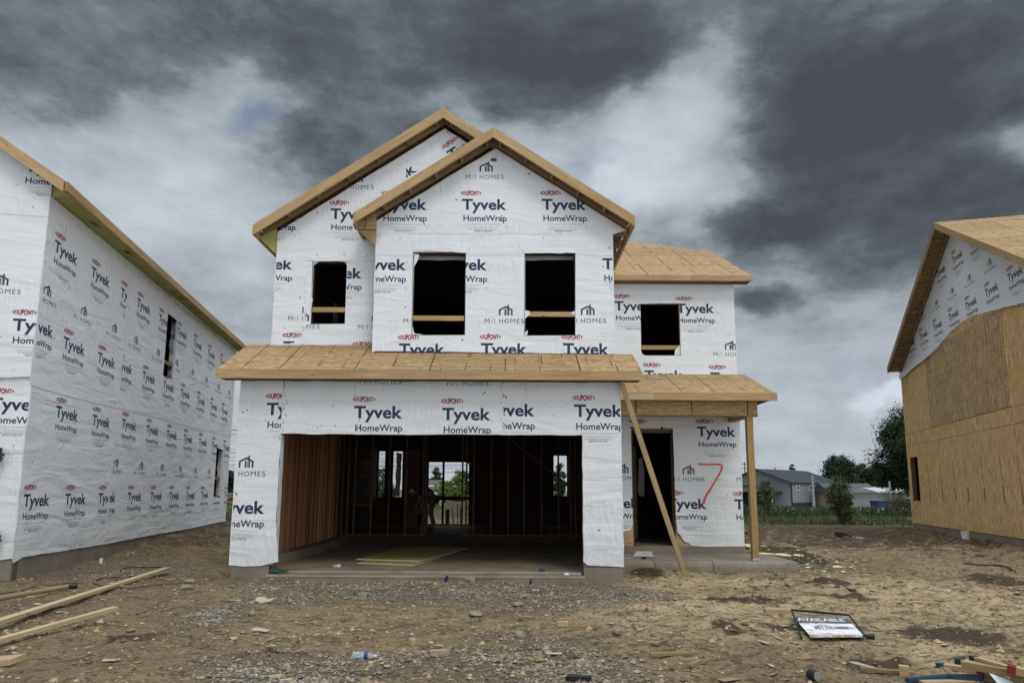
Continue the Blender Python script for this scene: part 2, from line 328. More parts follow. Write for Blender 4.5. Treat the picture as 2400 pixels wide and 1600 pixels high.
class Frame:
    """vertical wall plane: u along the wall, z up, n outward"""
    def __init__(s, x, y, ux, uy): s.O = Vector((x, y, 0)); s.A = Vector((ux, uy, 0)).normalized(); s.B = Vector((0, 0, 1)); s.N = Vector((s.A.y, -s.A.x, 0))
    def uz(s, px, py):
        d = ray(px, py); C0 = Vector((0, 0, ZC)); k = (s.O - C0).dot(s.N) / d.dot(s.N); q = C0 + d * k; return ((q - s.O).dot(s.A), q.z)
    def P(s, u, z, n=0): return s.O + s.A * u + s.B * z + s.N * n
def rect(x0, x1, z0, z1): return [(x0, z0), (x1, z0), (x1, z1), (x0, z1)]
def wavy(loop, amp=.006, step=.14, seed=0):
    rr = random.Random(seed); out = []
    for i, a in enumerate(loop):
        b = loop[(i + 1) % len(loop)]; d = math.dist(a, b); n = max(1, int(d / step))
        for k in range(n):
            f = k / n; x, y = a[0] + (b[0] - a[0]) * f, a[1] + (b[1] - a[1]) * f
            if k: nx, ny = -(b[1] - a[1]) / d, (b[0] - a[0]) / d; e = rr.uniform(-amp, amp); x += nx * e; y += ny * e
            out.append((x, y))
    return out

# ------------------------------------------------------------------ printed wrap logos as flat polygons
_dg = None
def font_polys(body, bold=0.0):
    cu = bpy.data.curves.new('t', 'FONT'); cu.body = body; cu.size = 1; cu.resolution_u = 3; cu.offset = bold; cu.fill_mode = 'BOTH'
    o = bpy.data.objects.new('t', cu); COL.objects.link(o); bpy.context.view_layer.update()
    dg = bpy.context.evaluated_depsgraph_get(); me = o.evaluated_get(dg).to_mesh()
    vs = [(v.co.x, v.co.y) for v in me.vertices]; ps = [[vs[i] for i in p.vertices] for p in me.polygons]
    o.evaluated_get(dg).to_mesh_clear(); bpy.data.objects.remove(o); bpy.data.curves.remove(cu); return ps
_cap = {}
def text(body, x0, y0, width, cap, bold=0.0):
    ps = font_polys(body, bold)
    if bold not in _cap:
        h = font_polys('H', bold); _cap[bold] = (min(p[1] for q in h for p in q), max(p[1] for q in h for p in q))
    lo, hi = _cap[bold]; xs = [p[0] for q in ps for p in q]; a, b = min(xs), max(xs)
    return [[(x0 + (p[0] - a) * width / (b - a), y0 + (p[1] - lo) * cap / (hi - lo)) for p in q] for q in ps]
def strip(pts, w):
    out = []
    for a, b in zip(pts, pts[1:]):
        d = math.dist(a, b); nx, ny = -(b[1] - a[1]) / d * w / 2, (b[0] - a[0]) / d * w / 2
        out.append([(a[0] - nx, a[1] - ny), (b[0] - nx, b[1] - ny), (b[0] + nx, b[1] + ny), (a[0] + nx, a[1] + ny)])
    return out
def logo_block():
    bl = []
    bl += [(p, 'navy') for p in text('Tyvek', 0, 0, .80, .206, .027)]
    bl += [(p, 'navy') for p in text('HomeWrap', .03, -.212, .775, .112, .018)]
    for x, y in ((.825, 0), (.818, -.212)): bl += [([(x + .011 * math.cos(k * .9), y + .012 + .011 * math.sin(k * .9)) for k in range(7)], 'grey')]
    dp = text('DUPONT', .01, .272, .30, .088, .045)
    dp = [[(x, .316 + (y - .316) * (1.12 - .42 * abs((x - .16) / .15) ** 2)) for x, y in p] for p in dp]
    bl += [(p, 'red') for p in dp]
    for s in (-1, 1):
        xa = .16 + s * .158; bl += [([(xa, .283), (xa + s * .016, .300), (xa + s * .030, .316), (xa + s * .016, .332), (xa, .349)][::s], 'red')]
    for x0, x1, y in ((.06, .36, -.262), (.39, .72, -.262), (.06, .36, -.280), (.39, .72, -.280), (.12, .60, -.322), (.09, .66, -.336)):
        bl += [(p, 'grey') for p in strip([(x0, y), (x1, y)], .005)]
    bl += [(p, 'black') for p in text('Call 1-800-448-9835  tyvek.com/homewrap', .13, -.375, .50, .017, .0)]
    bl += [(p, 'black') for p in text('MADE IN THE USA', .24, -.413, .30, .026, .008)]
    dm = [(.80, -.345), (.822, -.325), (.80, -.300), (.778, -.325)]
    bl += [(p, 'grey') for p in strip(dm + [dm[0]], .005)]
    return bl
def homes_block():
    bl = [(p, 'black') for p in text('M', 0, 0, .082, .080, -.004)]
    bl += [(p, 'black') for p in strip([(.107, -.002), (.140, .072)], .006)]
    bl += [(p, 'black') for p in text('I', .165, 0, .009, .080, -.004)]
    for ch, x, w in (('H', .250, .066), ('O', .342, .082), ('M', .450, .082), ('E', .560, .050), ('S', .632, .056)):
        bl += [(p, 'black') for p in text(ch, x, 0, w, .080, -.004)]
    ox, oy = .245, .140
    q = lambda *pts: [(ox + x, oy + y) for x, y in pts]
    for p in (q((0, 0), (.028, 0), (.028, .088), (0, .100)), q((0, .076), (.125, .138), (.125, .172), (0, .106)), q((.125, .138), (.240, .076), (.240, .106), (.125, .172)),
              q((.212, 0), (.240, 0), (.240, .100), (.212, .088)), q((.098, 0), (.126, 0), (.126, .118), (.098, .104)), q((.140, 0), (.152, 0), (.152, .130), (.140, .130)),
              q((.158, 0), (.182, 0), (.182, .104), (.158, .116)), q((.150, .158), (.176, .145), (.176, .196), (.150, .196))):
        bl.append((p, 'black'))
    return bl
BLK = {'T': logo_block(), 'M': homes_block()}
def clip_half(poly, nx, ny, c):
    """keeps nx*x+ny*y >= c"""
    out = []; n = len(poly)
    for i in range(n):
        a, b = poly[i], poly[(i + 1) % n]; da, db = nx * a[0] + ny * a[1] - c, nx * b[0] + ny * b[1] - c
        if da >= 0: out.append(a)
        if (da >= 0) != (db >= 0):
            f = da / (da - db); out.append((a[0] + (b[0] - a[0]) * f, a[1] + (b[1] - a[1]) * f))
    return out if len(out) >= 3 else None
def clip_rect(p, r):
    for h in ((1, 0, r[0]), (-1, 0, -r[1]), (0, 1, r[2]), (0, -1, -r[3])):
        p = clip_half(p, *h)
        if not p: return None
    return p
def minus_rect(p, r):
    xs = [q[0] for q in p]; ys = [q[1] for q in p]
    if max(xs) <= r[0] or min(xs) >= r[1] or max(ys) <= r[2] or min(ys) >= r[3]: return [p]
    out = []
    for h in ((1, 0, r[0]), (-1, 0, -r[1]), (0, 1, r[2]), (0, -1, -r[3])):
        o = clip_half(p, -h[0], -h[1], -h[2])
        if o: out.append(o)
        p = clip_half(p, *h)
        if not p: break
    return out
def minus_quad(p, quad):
    """convex polygon p with a convex counter-clockwise quad cut out of it"""
    out = []
    for i in range(4):
        a, b = quad[i], quad[(i + 1) % 4]; nx, ny = -(b[1] - a[1]), (b[0] - a[0]); c = nx * a[0] + ny * a[1]
        o = clip_half(p, -nx, -ny, -c)
        if o: out.append(o)
        p = clip_half(p, nx, ny, c)
        if not p: break
    return out
def stamp(mb, F, kind, u, z, off, clip, holes=(), rot=0, k=1.0, ku=1.0, half=()):
    c, s_ = math.cos(rot), math.sin(rot)
    for poly, mt in BLK[kind]:
        p = [(u + ku * k * (x * c - y * s_), z + k * (x * s_ + y * c)) for x, y in poly]
        p = clip_rect(p, clip)
        for h in half:
            if p: p = clip_half(p, *h)
        if not p: continue
        ps = [p]
        for h in holes: ps = [q for r_ in ps for q in minus_rect(r_, h)]
        for q in ps:
            ar = sum(q[i][0] * q[(i + 1) % len(q)][1] - q[(i + 1) % len(q)][0] * q[i][1] for i in range(len(q)))
            if ar < 0: q = q[::-1]
            mb.face([F.P(x, y, off) for x, y in q], MT[mt], q)
def inside(poly, x, y):
    c = False; n = len(poly)
    for i in range(n):
        (x0, y0), (x1, y1) = poly[i], poly[(i + 1) % n]
        if (y0 > y) != (y1 > y) and x < (x1 - x0) * (y - y0) / (y1 - y0) + x0: c = not c
    return c
def caps(mb, F, clip, off, holes=(), seed=0, dens=1.6, rows=True, poly=None):
    dens *= 1.35
    """nail caps and staple marks"""
    rr = random.Random(seed); area = (clip[1] - clip[0]) * (clip[3] - clip[2])
    pts = [(rr.uniform(clip[0] + .05, clip[1] - .05), rr.uniform(clip[2] + .05, clip[3] - .05), rr.uniform(.010, .016)) for _ in range(int(area * dens))]
    pts += [(rr.uniform(clip[0] + .02, clip[1] - .02), rr.uniform(clip[2] + .02, clip[3] - .02), rr.uniform(.003, .007)) for _ in range(int(area * dens * 2.0))]
    if rows:
        zz = clip[2] + .12
        while zz < clip[3]:
            x = clip[0] + .15
            while x < clip[1]: pts.append((x + rr.uniform(-.01, .01), zz + rr.uniform(-.01, .01), .0055)); x += .2
            zz += rr.choice((.75, .9, 1.2))
    for u, z, r_ in pts:
        if poly and not all(inside(poly, u + a, z + b) for a, b in ((-.02, 0), (.02, 0), (0, .03), (0, -.02))): continue
        if any(h[0] - .03 < u < h[1] + .03 and h[2] - .03 < z < h[3] + .03 for h in holes): continue
        n = 7 if r_ > .008 else 4; st = rr.uniform(.5, 1.6) if r_ < .008 else 1
        mb.face([F.P(u + r_ * math.cos(i * 6.2832 / n), z + st * r_ * math.sin(i * 6.2832 / n), off) for i in range(n)], MT['cap' if rr.random() < .75 else 'black'],
                [(u + i * .01, z) for i in range(n)])

# ================================================================== THE MIDDLE HOUSE
Z3 = Vector((0, 0, 1)); XA = Vector((1, 0, 0)); YA = Vector((0, 1, 0))
house = empty('unfinished_house', (-1.35, 11.2, 0), 'middle unfinished house in white wrap with open double garage and red 7 beside its doorway', 'house', 'unfinished houses on the building site')
HG = house['group']
GY, UY, BY, WY = 11.2, 12.07, 11.65, 14.1           # garage front, upper left wall, bay wall, right wing
FG, FU, FB, FW_ = (Frame(0, y, 1, 0) for y in (GY, UY, BY, WY))
def wpart(name, parent=house): 
    mb = MB(); return mb
def window_frame(F, r, zrail, depth=.12, mat='framing', par=house, name='window_opening', raild=.045, rail='lumber'):
    """rough lumber lining of an opening, with its guard board"""
    mb = MB(); u0, u1, z0, z1 = r; t_ = .012
    for a in ((u0, u0 + t_, z0, z1), (u1 - t_, u1, z0, z1), (u0 + t_, u1 - t_, z0, z0 + t_), (u0 + t_, u1 - t_, z1 - t_, z1)):
        o = F.P(a[0], a[2], -depth - .02)
        if a[3] - a[2] > a[1] - a[0]: mb.obox(o, F.B * (a[3] - a[2]), F.A * (a[1] - a[0]), F.N * depth, MT[mat])
        else: mb.obox(o, F.A * (a[1] - a[0]), F.B * (a[3] - a[2]), F.N * depth, MT[mat])
    o = mb.build(name, par)
    if zrail is not None:
        mb = MB(); mb.obox(F.P(u0 - .0, zrail, -.075), F.A * (u1 - u0), F.B * .088, F.N * raild, MT[rail]); mb.build('guard_rail', o)
    return o
# walls (sheathing and studs) as solid panels with real openings
gdoor = (-3.79, 1.155, -.2, 2.345)
wins = dict(b1=(-1.762, -.833, 4.115, 5.613), b2=(.212, 1.105, 4.117, 5.624), u=(-3.665, -3.03, 4.41, 5.585), w=(2.72, 3.555, 4.262, 5.385))
door = (2.474, 3.332, .20, 2.705)
garage_l = [(-4.49, .24), (-3.79, .24), (-3.79, 2.345), (1.155, 2.345), (1.155, .24), (1.785, .24), (1.785, 3.32), (-4.49, 3.32)]
def hole(r): return rect(*r)
def gable_z(x, xc, zc, s): return zc - abs(x - xc) * s
mgz = lambda x: gable_z(x, -1.295, 8.22, .675)
bgz = lambda x: gable_z(x, -.325, 7.60, .66)
up_l = [(-4.34, 3.6), (-2.44, 3.6), (-2.44, 5.95), (1.78, 5.95), (1.78, mgz(1.78)), (-1.295, 8.22), (-4.34, mgz(-4.34))]
bay_l = [(-2.43, 3.6), (1.78, 3.6), (1.78, bgz(1.78)), (-.325, 7.60), (-2.43, bgz(-2.43))]
wing_l = [(1.80, .30), (2.474, .30), (2.474, 2.705), (3.332, 2.705), (3.332, .30), (4.70, .30), (4.70, 5.90), (1.80, 5.90)]
mb = MB()
mb.prism(FG.O, FG.A, FG.B, FG.N, [garage_l], -.14, 0, MT['framing'])
mb.build('garage_front_wall', house)
mb = MB(); mb.prism(FU.O, FU.A, FU.B, FU.N, [up_l, hole(wins['u'])], -.14, 0, MT['framing']); mb.build('gable_wall', house)
mb = MB(); mb.prism(FB.O, FB.A, FB.B, FB.N, [bay_l, hole(wins['b1']), hole(wins['b2'])], -.14, 0, MT['framing']); mb.build('bay_wall', house)
mb = MB(); mb.prism(FW_.O, FW_.A, FW_.B, FW_.N, [wing_l, hole(wins['w'])], -.14, 0, MT['osb_beam'], MT['dark']); mb.build('wing_wall', house)  # opening edges coloured near black to stand in for the shade inside
RY = 21.5
# side and rear walls, floors
mb = MB()
FL = Frame(-4.34, 0, 0, -1)      # left side wall (normal -x): u = -y
mb.prism(FL.O, FL.A, FL.B, FL.N, [[(-RY, .30), (-17.25, .30), (-17.25, 3.06), (-12.07, 3.06), (-12.07, 6.05), (-RY, 6.05)], rect(-16.5, -15.65, 4.4, 5.95)], -.12, -.004, MT['framing_shaded']); mb.build('left_side_wall', house)
mb = MB(); mb.box(1.66, 1.775, 11.80, 14.0, 3.4, 5.98, MT['framing_shaded']); mb.box(1.70, 1.795, 11.34, 21.2, .24, 3.3, MT['framing_shaded'])
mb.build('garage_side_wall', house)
mb = MB(); mb.box(4.58, 4.70, 14.24, RY, .30, 5.9, MT['framing_shaded']); mb.build('right_side_wall', house)
mb = MB(); mb.box(-4.49, -4.36, 11.34, 17.2, .30, 3.3, MT['osb_beam'], 'y'); mb.build('garage_outer_wall', house)
FR = Frame(0, RY, 1, 0)
rear = rect(-4.33, 4.69, .36, 7.9)
patio = (-2.60, -1.335, .40, 2.31); rwin = (-4.18, -3.42, 1.22, 2.64); rwin2 = (1.32, 2.22, 1.28, 2.53)
mb = MB(); mb.prism(FR.O, FR.A, FR.B, FR.N, [rear, hole(patio), hole(rwin), hole(rwin2)], -.14, 0, MT['framing_shaded']); ro = mb.build('rear_wall', house)
mb = MB(); mb.box(-2.165, -2.10, RY + .02, RY + .08, .4, 2.31, MT['framing_shaded'], 'z'); mb.box(-2.60, -1.335, RY - .05, RY - .01, 1.13, 1.25, MT['framing_shaded'])
mb.build('guard_rail', ro)
mb = MB(); mb.box(-3.96, -3.70, RY - .05, RY - .01, 1.22, 2.64, MT['framing_shaded'], 'z'); mb.box(-4.18, -3.96, RY - .05, RY - .01, 2.03, 2.07, MT['framing_shaded']); mb.build('window_post', ro)
mb = MB(); mb.prism((0, RY - .055, 0), XA, Z3, -YA, [wavy([(-3.62, 1.25), (-3.46, 1.24), (-3.44, 2.56), (-3.60, 2.60)], .02)], 0, .006, MT['wrap']); mb.build('wrap_flap', ro)
# floors, ceilings
mb = MB(); mb.box(-4.3, 4.6, 17.15, RY - .01, .0, .36, MT['framing_shaded'], off=(0, 0)); mb.box(1.80, 4.58, 14.25, 17.15, .0, .34, MT['slab'], off=(0, 0)); mb.build('house_floor', house)
mb = MB(); mb.box(-4.32, 1.66, 12.22, RY, 3.05, 3.40, MT['framing_shaded']); mb.box(-4.34, 1.70, 11.36, 12.2, 2.95, 3.05, MT['framing_shaded']); mb.box(1.80, 4.57, 14.25, RY, 3.05, 3.4, MT['framing_shaded'])
mb.box(-4.2, 1.64, 12.25, RY, 6.05, 6.12, MT['framing_shaded']); mb.box(-2.3, 1.64, 11.8, 12.24, 5.98, 6.1, MT['framing_shaded']); mb.box(1.80, 4.57, 14.25, RY, 5.80, 5.88, MT['framing_shaded']); mb.build('upper_floor', house)
for i in range(16):
    mb = MB(); x = -4.1 + i * .37; mb.box(x, x + .04, 11.4, 17.2, 2.80, 3.03, MT['framing_shaded'], 'y'); mb.build('ceiling_joist', house)
# garage interior: board-lined left wall on a concrete curb, open studs at the back
mb = MB(); mb.box(-4.35, -3.99, 11.345, 17.2, .02, .30, MT['concrete']); mb.build('curb', house)
y = 11.36; k = 0
lin = MB(); RW2 = wood_mat('red_boards_dark', (.32, .15, .075), (.22, .10, .05)); RW3 = wood_mat('red_boards_light', (.58, .33, .17), (.44, .22, .11))
while y < 17.1:
    wd_ = random.uniform(.10, .19); lin.box(-4.34, -4.31 + random.uniform(0, .05), y, y + wd_ - .016, .30, 2.95, random.choice((MT['redwood'], MT['redwood'], RW2, RW3)), 'z'); y += wd_; k += 1
lin.build('board_lining', house)
for X in (520, 560, 610, 690, 735, 865, 990, 1120, 1140, 1410, 1440, 1495, 1560, 1625, 1690, 1750, 1815, 1870, 1935, 2000, 2060, 2125, 2215, 2250):
    x = atY(640 + X / 3.178, 1150, 17.2).x; mb = MB()
    front = X not in (1560, 1690, 1815, 1935, 2060, 690)
    yy = 17.15 if front else 18.6; mb.box(x - .019, x + .019, yy, yy + .088, .36, 2.95, MT['framing' if front else 'framing_shaded'], 'z'); mb.build('stud', house)
mb = MB()
for a, b in ((520, 1140), (1410, 2300)): mb = MB(); mb.box(atY(640 + a / 3.178, 1150, 17.2).x, atY(640 + b / 3.178, 1150, 17.2).x, 17.13, 17.24,   .325, .362, MT['framing']); mb.build('bottom_plate', house)
for X0, X1, zz in ((610, 735, 1.75), (610, 735, 1.05), (1440, 1495, 2.1), (1440, 1495, 1.72), (1440, 1495, 1.0), (640, 760, 2.10)):
    mb = MB(); mb.box(atY(640 + X0 / 3.178, 1150, 17.2).x, atY(640 + X1 / 3.178, 1150, 17.2).x, 17.16, 17.23, zz, zz + .038, MT['framing']); mb.build('blocking', house)
mb = MB(); mb.board(atY(1195, 1030, 17.6), atY(1368, 1165, 17.6), .04, .24, MT['framing'], (0, -1, 0)); mb.build('stair_stringer', house)
mb = MB(); mb.box(-3.1, -2.68, 19.95, 19.98, .36, 2.6, MT['framing'], 'z'); mb.build('inner_panel', house)
# foundation and slab
mb = MB(); mb.box(-4.47, -3.87, 11.205, 11.42, -.3, .238, MT['concrete']); mb.build('pier', house); mb = MB(); mb.box(1.165, 1.79, 11.205, 11.42, -.3, .238, MT['concrete']); mb.build('pier', house)
mb = MB(); mb.box(-4.49, -4.36, 11.43, RY, -.3, .29, MT['concrete'])
mb.box(1.80, 4.715, 14.085, 14.24, -.2, .345, MT['concrete']); mb.box(4.56, 4.715, 14.25, RY, -.2, .30, MT['concrete']); mb.build('foundation', house); mb = MB(); mb.box(1.70, 1.795, 11.43, 14.08, -.2, .237, MT['concrete']); mb.build('foundation', house)
mb = MB(); mb.box(-3.868, 1.163, 11.06, 11.42, -.2, .105, MT['slab']); mb.box(-3.99, 1.69, 11.425, 17.14, -.2, .132, MT['slab']); mb.build('garage_slab', house)
mb = MB(); mb.box(-3.866, 1.161, 11.052, 11.075, .085, .1085, MT['trim_conc']); mb.build('slab_edge', house); mb = MB(); mb.box(-3.866, 1.161, 11.418, 11.44, .11, .1355, MT['trim_conc']); mb.build('slab_edge', house)  # paler concrete strips along the two slab lips
# porch slab with rounded nose and two tooled joints
mb = MB(); prof = [(0, -.15), (0, .10), (.015, .155), (.05, .185), (.11, .197), (1.46, .205), (1.46, -.15)]
for a, b in ((1.805, 2.585), (2.597, 3.64), (3.652, 4.98)):
    mb.prism((a, 12.62, 0), YA, Z3, XA, [prof], 0, b - a, MT['walk'])
for i in range(5):   # rounded end
    a0, a1 = i * math.pi / 10, (i + 1) * math.pi / 10; rr_ = .34
mb.prism((4.98, 12.62, 0), XA, YA, Z3, [[(0, 0)] + [(.30 * math.sin(a * math.pi / 14), .30 - .30 * math.cos(a * math.pi / 14)) for a in range(1, 8)] + [(.30, 1.46), (0, 1.46)]], -.1, .17, MT['walk'])
mb.build('porch_slab', house)
# ---- wraps
def wrap_wall(name, F, sheets, holes, prints, seed, par=house, dens=1.6, extra=None, ku=1.0, half=(), nocap=()):
    """sheets: list of (polygon, offset, clip rect); prints: (kind, px, py, sheet index[, rot]) anchored where they are seen on this wall"""
    mb = MB()
    rh = random.Random(seed + 99)
    quads = []
    for h in holes:
        j = lambda: rh.uniform(-.012, .012)
        quads.append([(h[0] + j(), h[2] + j()), (h[1] + j(), h[2] + j()), (h[1] + j(), h[3] + j()), (h[0] + j(), h[3] + j())])
    for i, (poly, off, cl) in enumerate(sheets):
        pl = wavy(poly, .007, .16, seed + i); tris = tessellate_polygon([[Vector((p[0], p[1], 0)) for p in pl]]); ox, oy = seed * 3.1 + i * 5, i * 3.7
        for tr in tris:
            q = [pl[k] for k in tr]
            if (q[1][0] - q[0][0]) * (q[2][1] - q[0][1]) - (q[2][0] - q[0][0]) * (q[1][1] - q[0][1]) < 0: q = q[::-1]
            ps = [q]
            for hq in quads: ps = [z_ for r_ in ps for z_ in minus_quad(r_, hq)]
            for q in ps:
                mb.face([F.P(x, y, off + .004) for x, y in q], MT['wrap'], [(x + ox, y + oy) for x, y in q]); mb.face([F.P(x, y, off) for x, y in q[::-1]], MT['wrap'], [(x + ox, y + oy) for x, y in q[::-1]])
        for k in range(len(pl)):
            a, b = pl[k], pl[(k + 1) % len(pl)]; mb.face([F.P(*a, off), F.P(*b, off), F.P(*b, off + .004), F.P(*a, off + .004)], MT['wrap'], [(a[0] + ox, a[1] + oy)] * 4)
    for p in prints:
        kind, px, py, si = p[:4]; rot = p[4] if len(p) > 4 else 0
        u, z = F.uz(px, py) if px is not None else py
        cl = sheets[si][2]; stamp(mb, F, kind, u, z, sheets[si][1] + .0055, (cl[0] + .008, cl[1] - .008, cl[2] + .008, cl[3] - .008), list(holes) + list(nocap), rot, 1.0, ku, half)
    for i, (poly, off, cl) in enumerate(sheets): caps(mb, F, cl, off + .0062, list(holes) + list(nocap), seed + i * 3, dens, poly=poly)
    if extra: extra(mb)
    return mb.build(name, par)
z5 = lambda ox, oy, s: (lambda X, Y: (ox + X / s, oy + Y / s))
r5, r6 = z5(480, 780, 2.529), z5(980, 780, 2.5286)
# garage: left pier, header, right pier and right header sheet
gp = [('T', *r5(365, 487), 0), ('M', *r5(109, 848), 0), ('T', *r5(60, 1070), 0), ('T', *r5(884, 506), 1), ('M', *r5(920, 303), 1), ('T', *r6(142, 517), 1), ('M', *r6(172, 312), 1),
      ('T', *r6(403, 493), 2), ('T', *r6(925, 497), 2), ('T', *r6(1225, 1050), 2)]
sh = [([(-4.505, .245), (-4.30, .225), (-4.0, .235), (-3.72, .30), (-3.79, .9), (-3.79, 3.22), (-4.505, 3.22)], .004, (-4.5, -3.79, .25, 3.22)),
      ([(-3.80, 2.345), (-2.0, 2.34), (-.15, 2.352), (-.13, 3.22), (-3.77, 3.22)], .010, (-3.79, -.14, 2.35, 3.22)),
      ([(-.22, 2.345), (1.155, 2.35), (1.155, .33), (1.22, .27), (1.79, .245), (1.803, .25), (1.80, 3.22), (-.20, 3.22)], .006, (-.14, 1.797, .25, 3.22))]
def g_extra(mb):
    rr = random.Random(4)      # torn taped seams: grey-green scuffs down the overlaps
    for x0 in (-3.74, -2.62, -.16):
        z = 2.4
        while z < 3.2:
            s_ = rr.uniform(.008, .02); x = x0 + rr.uniform(-.03, .03) - (.12 * (3.2 - z) if x0 == -2.62 else 0) * -1
            mb.face([FG.P(x, z, .0175), FG.P(x + s_, z + rr.uniform(-.01, .02), .0175), FG.P(x + s_ * .7, z + s_ * 1.6, .0175), FG.P(x - .005, z + s_, .0175)], MT['cap'], [(x, z)] * 4); z += rr.uniform(.03, .08)
    # return of the wrap into the garage at the left pier
    mb.prism((-3.782, GY, 0), YA, Z3, XA, [wavy([(0.0, .31), (.14, .30), (.14, 2.33), (0, 2.33)], .01, .15, 3)], 0, .006, MT['wrap'])
wrap_wall('garage_wrap', FG, sh, [], gp, 1, extra=g_extra, nocap=[gdoor])
# bay
r4 = z5(820, 280, 2.703)
seam1, seam2 = FB.uz(*r4(800, 718))[1], FB.uz(*r4(800, 845))[1]
bp_ = [('T', *r4(205, 575), 2), ('T', *r4(710, 575), 2), ('T', *r4(1215, 575), 2), ('M', *r4(735, 380), 2), ('T', *r4(70, 955), 0), ('T', *r4(582, 955), 0), ('T', *r4(1600, 950), 0),
       ('M', *r4(340, 1290), 0), ('M', *r4(855, 1290), 0), ('M', *r4(1375, 1288), 0), ('T', *r4(310, 1492), 0), ('T', *r4(830, 1490), 0), ('T', *r4(1350, 1490), 0)]
sh = [([(-2.44, 3.80), (-2.36, 3.83), (-1.5, 3.82), (1.785, 3.80), (1.785, seam2), (-2.44, seam2)], .004, (-2.435, 1.78, 3.7, seam2)),
      ([(-2.44, seam2 - .06), (-1.80, seam2 - .05), (-1.2, seam2 - .02), (.15, seam2 - .05), (.7, seam2 - .01), (1.785, seam2 - .05), (1.785, seam1), (-2.44, seam1)], .009, (-2.435, 1.78, seam2, seam1)),
      ([(-2.44, seam1 - .03), (1.785, seam1 - .02), (2.02, seam1 + .05), (1.785, bgz(1.785) - .01), (-.325, 7.58), (-2.44, bgz(-2.44) - .01)], .014, (-2.435, 1.78, seam1, 7.6))]
def tri_flap(mb, F, pts, off=.02, mat='wrap'):
    mb.prism(F.O, F.A, F.B, F.N, [pts], off, off + .004, MT[mat])
def b_extra(mb):
    for w_ in (wins['b1'], wins['b2']):   # wrap folded in at the left jambs and torn corners hanging in
        mb.prism(FB.O + FB.A * (w_[0] + .004), -FB.N, FB.B, FB.A, [wavy([(0, w_[2]), (.13, w_[2] + .05), (.13, w_[3] - .1), (0, w_[3])], .012, .12, 5)], 0, .005, MT['wrap'])
    a = wins['b1']; tri_flap(mb, FB, wavy([(a[0], a[3] - .30), (a[0] + .06, a[3] - .16), (a[0] + .10, a[3] - .03), (a[0], a[3])], .006, .05, 2), -.03)
    tri_flap(mb, FB, wavy([(a[0] - .06, a[3] + .05), (a[1] + .02, a[3] - .01), (a[1] + .07, a[3] + .13)], .008, .09, 3), .022)
    tri_flap(mb, FB, wavy([(a[0], a[2]), (a[0] + .33, a[2]), (a[0] + .05, a[2] + .035), (a[0], a[2] + .2)], .004, .05, 9), -.03)
    a = wins['b2']; tri_flap(mb, FB, wavy([(a[0] + .01, 4.42), (a[0] + .10, 4.50), (a[0] + .09, 4.56), (a[0], 4.58)], .004, .05, 2), -.02)
    tri_flap(mb, FB, wavy([(a[1] - .08, 4.53), (a[1], 4.46), (a[1], 4.58)], .004, .05, 2), -.02)
    tri_flap(mb, FB, wavy([(a[0], a[2]), (a[0] + .05, a[2] + .02), (a[0] + .06, a[2] + .10), (a[0], a[2] + .05)], .004, .05, 2), -.02)
    tri_flap(mb, FB, wavy([(a[0] - .05, a[3] + .06), (a[0], a[3] - .02), (a[1] + .03, a[3] - .01), (a[1] + .02, a[3] + .06)], .008, .09, 3), .022)
    rr = random.Random(8)     # grey-green scuffs
    for _ in range(70):
        cx_, cz_ = rr.choice(((-2.37, 5.9), (1.72, 5.6), (-2.35, 6.1), (.1, 5.66), (-1.2, 3.98), (-1.75, 5.66), (.85, 6.0))); x, z = cx_ + rr.gauss(0, .03), cz_ + rr.gauss(0, .09); s_ = rr.uniform(.005, .016)
        mb.face([FB.P(x, z, .0265), FB.P(x + s_, z + .003, .0265), FB.P(x + s_ * .6, z + s_, .0265)], MT['cap'], [(x, z)] * 3)
wrap_wall('bay_wrap', FB, sh, [wins['b1'], wins['b2']], bp_, 21, extra=b_extra, half=[(-.66, -1, -(7.60 + .66 * -.325 * -1) + 0 * .66)] if False else ())
# upper left wall
r3 = z5(560, 230, 2.614)
us = FU.uz(*r3(500, 985))[1]; uxs = FU.uz(*r3(405, 1200))[0]
up_ = [('T', *r3(560, 742), 1), ('T', *r3(85, 742), 1), ('T', *r3(60, 1050), 0), ('T', *r3(485, 1105), 2), ('M', *r3(303, 1362), 0), ('M', *r3(262, 1412), 2), ('M', *r3(730, 1415), 2), ('T', *r3(270, 1558), 0),
       ('T', *r3(700, 1612), 2), ('M', *r3(600, 558), 1), ('T', 1060, 377, 3, .62), ('T', 893, 456, 4, .60)]
zr = mgz
sh = [([(-4.345, 3.97), (-3.9, 3.98), (uxs + .05, 4.02), (uxs, us + .02), (-4.345, us + .02)], .006, (-4.34, uxs, 3.9, us)),
      ([(-4.345, us - .04), (-2.3, us - .02), (1.7, us), (1.7, zr(1.7) - .02), (-1.295, 8.20), (-4.345, zr(-4.345) - .02)], .009, (-4.34, 1.7, us, 8.2)),
      ([(uxs - .04, 3.99), (-2.3, 4.03), (-2.3, us + .02), (uxs - .04, us + .02)], .002, (uxs, -2.35, 3.9, us)),
      ([(-2.9, 6.5), (-1.4, 6.6), (.4, 7.0), (-.75, zr(-.75) - .06), (-1.295, 8.1), (-1.55, 7.9)], .014, (FU.uz(1036, 330)[0], .4, 6.3, 8.2)),
      ([(-2.0, 7.0), (-1.0, 7.0), (-1.0, 7.4), (-2.0, 7.4)], .0135, (FU.uz(951, 410)[0], FU.uz(1000, 400)[0], 6.3, 8.2))]
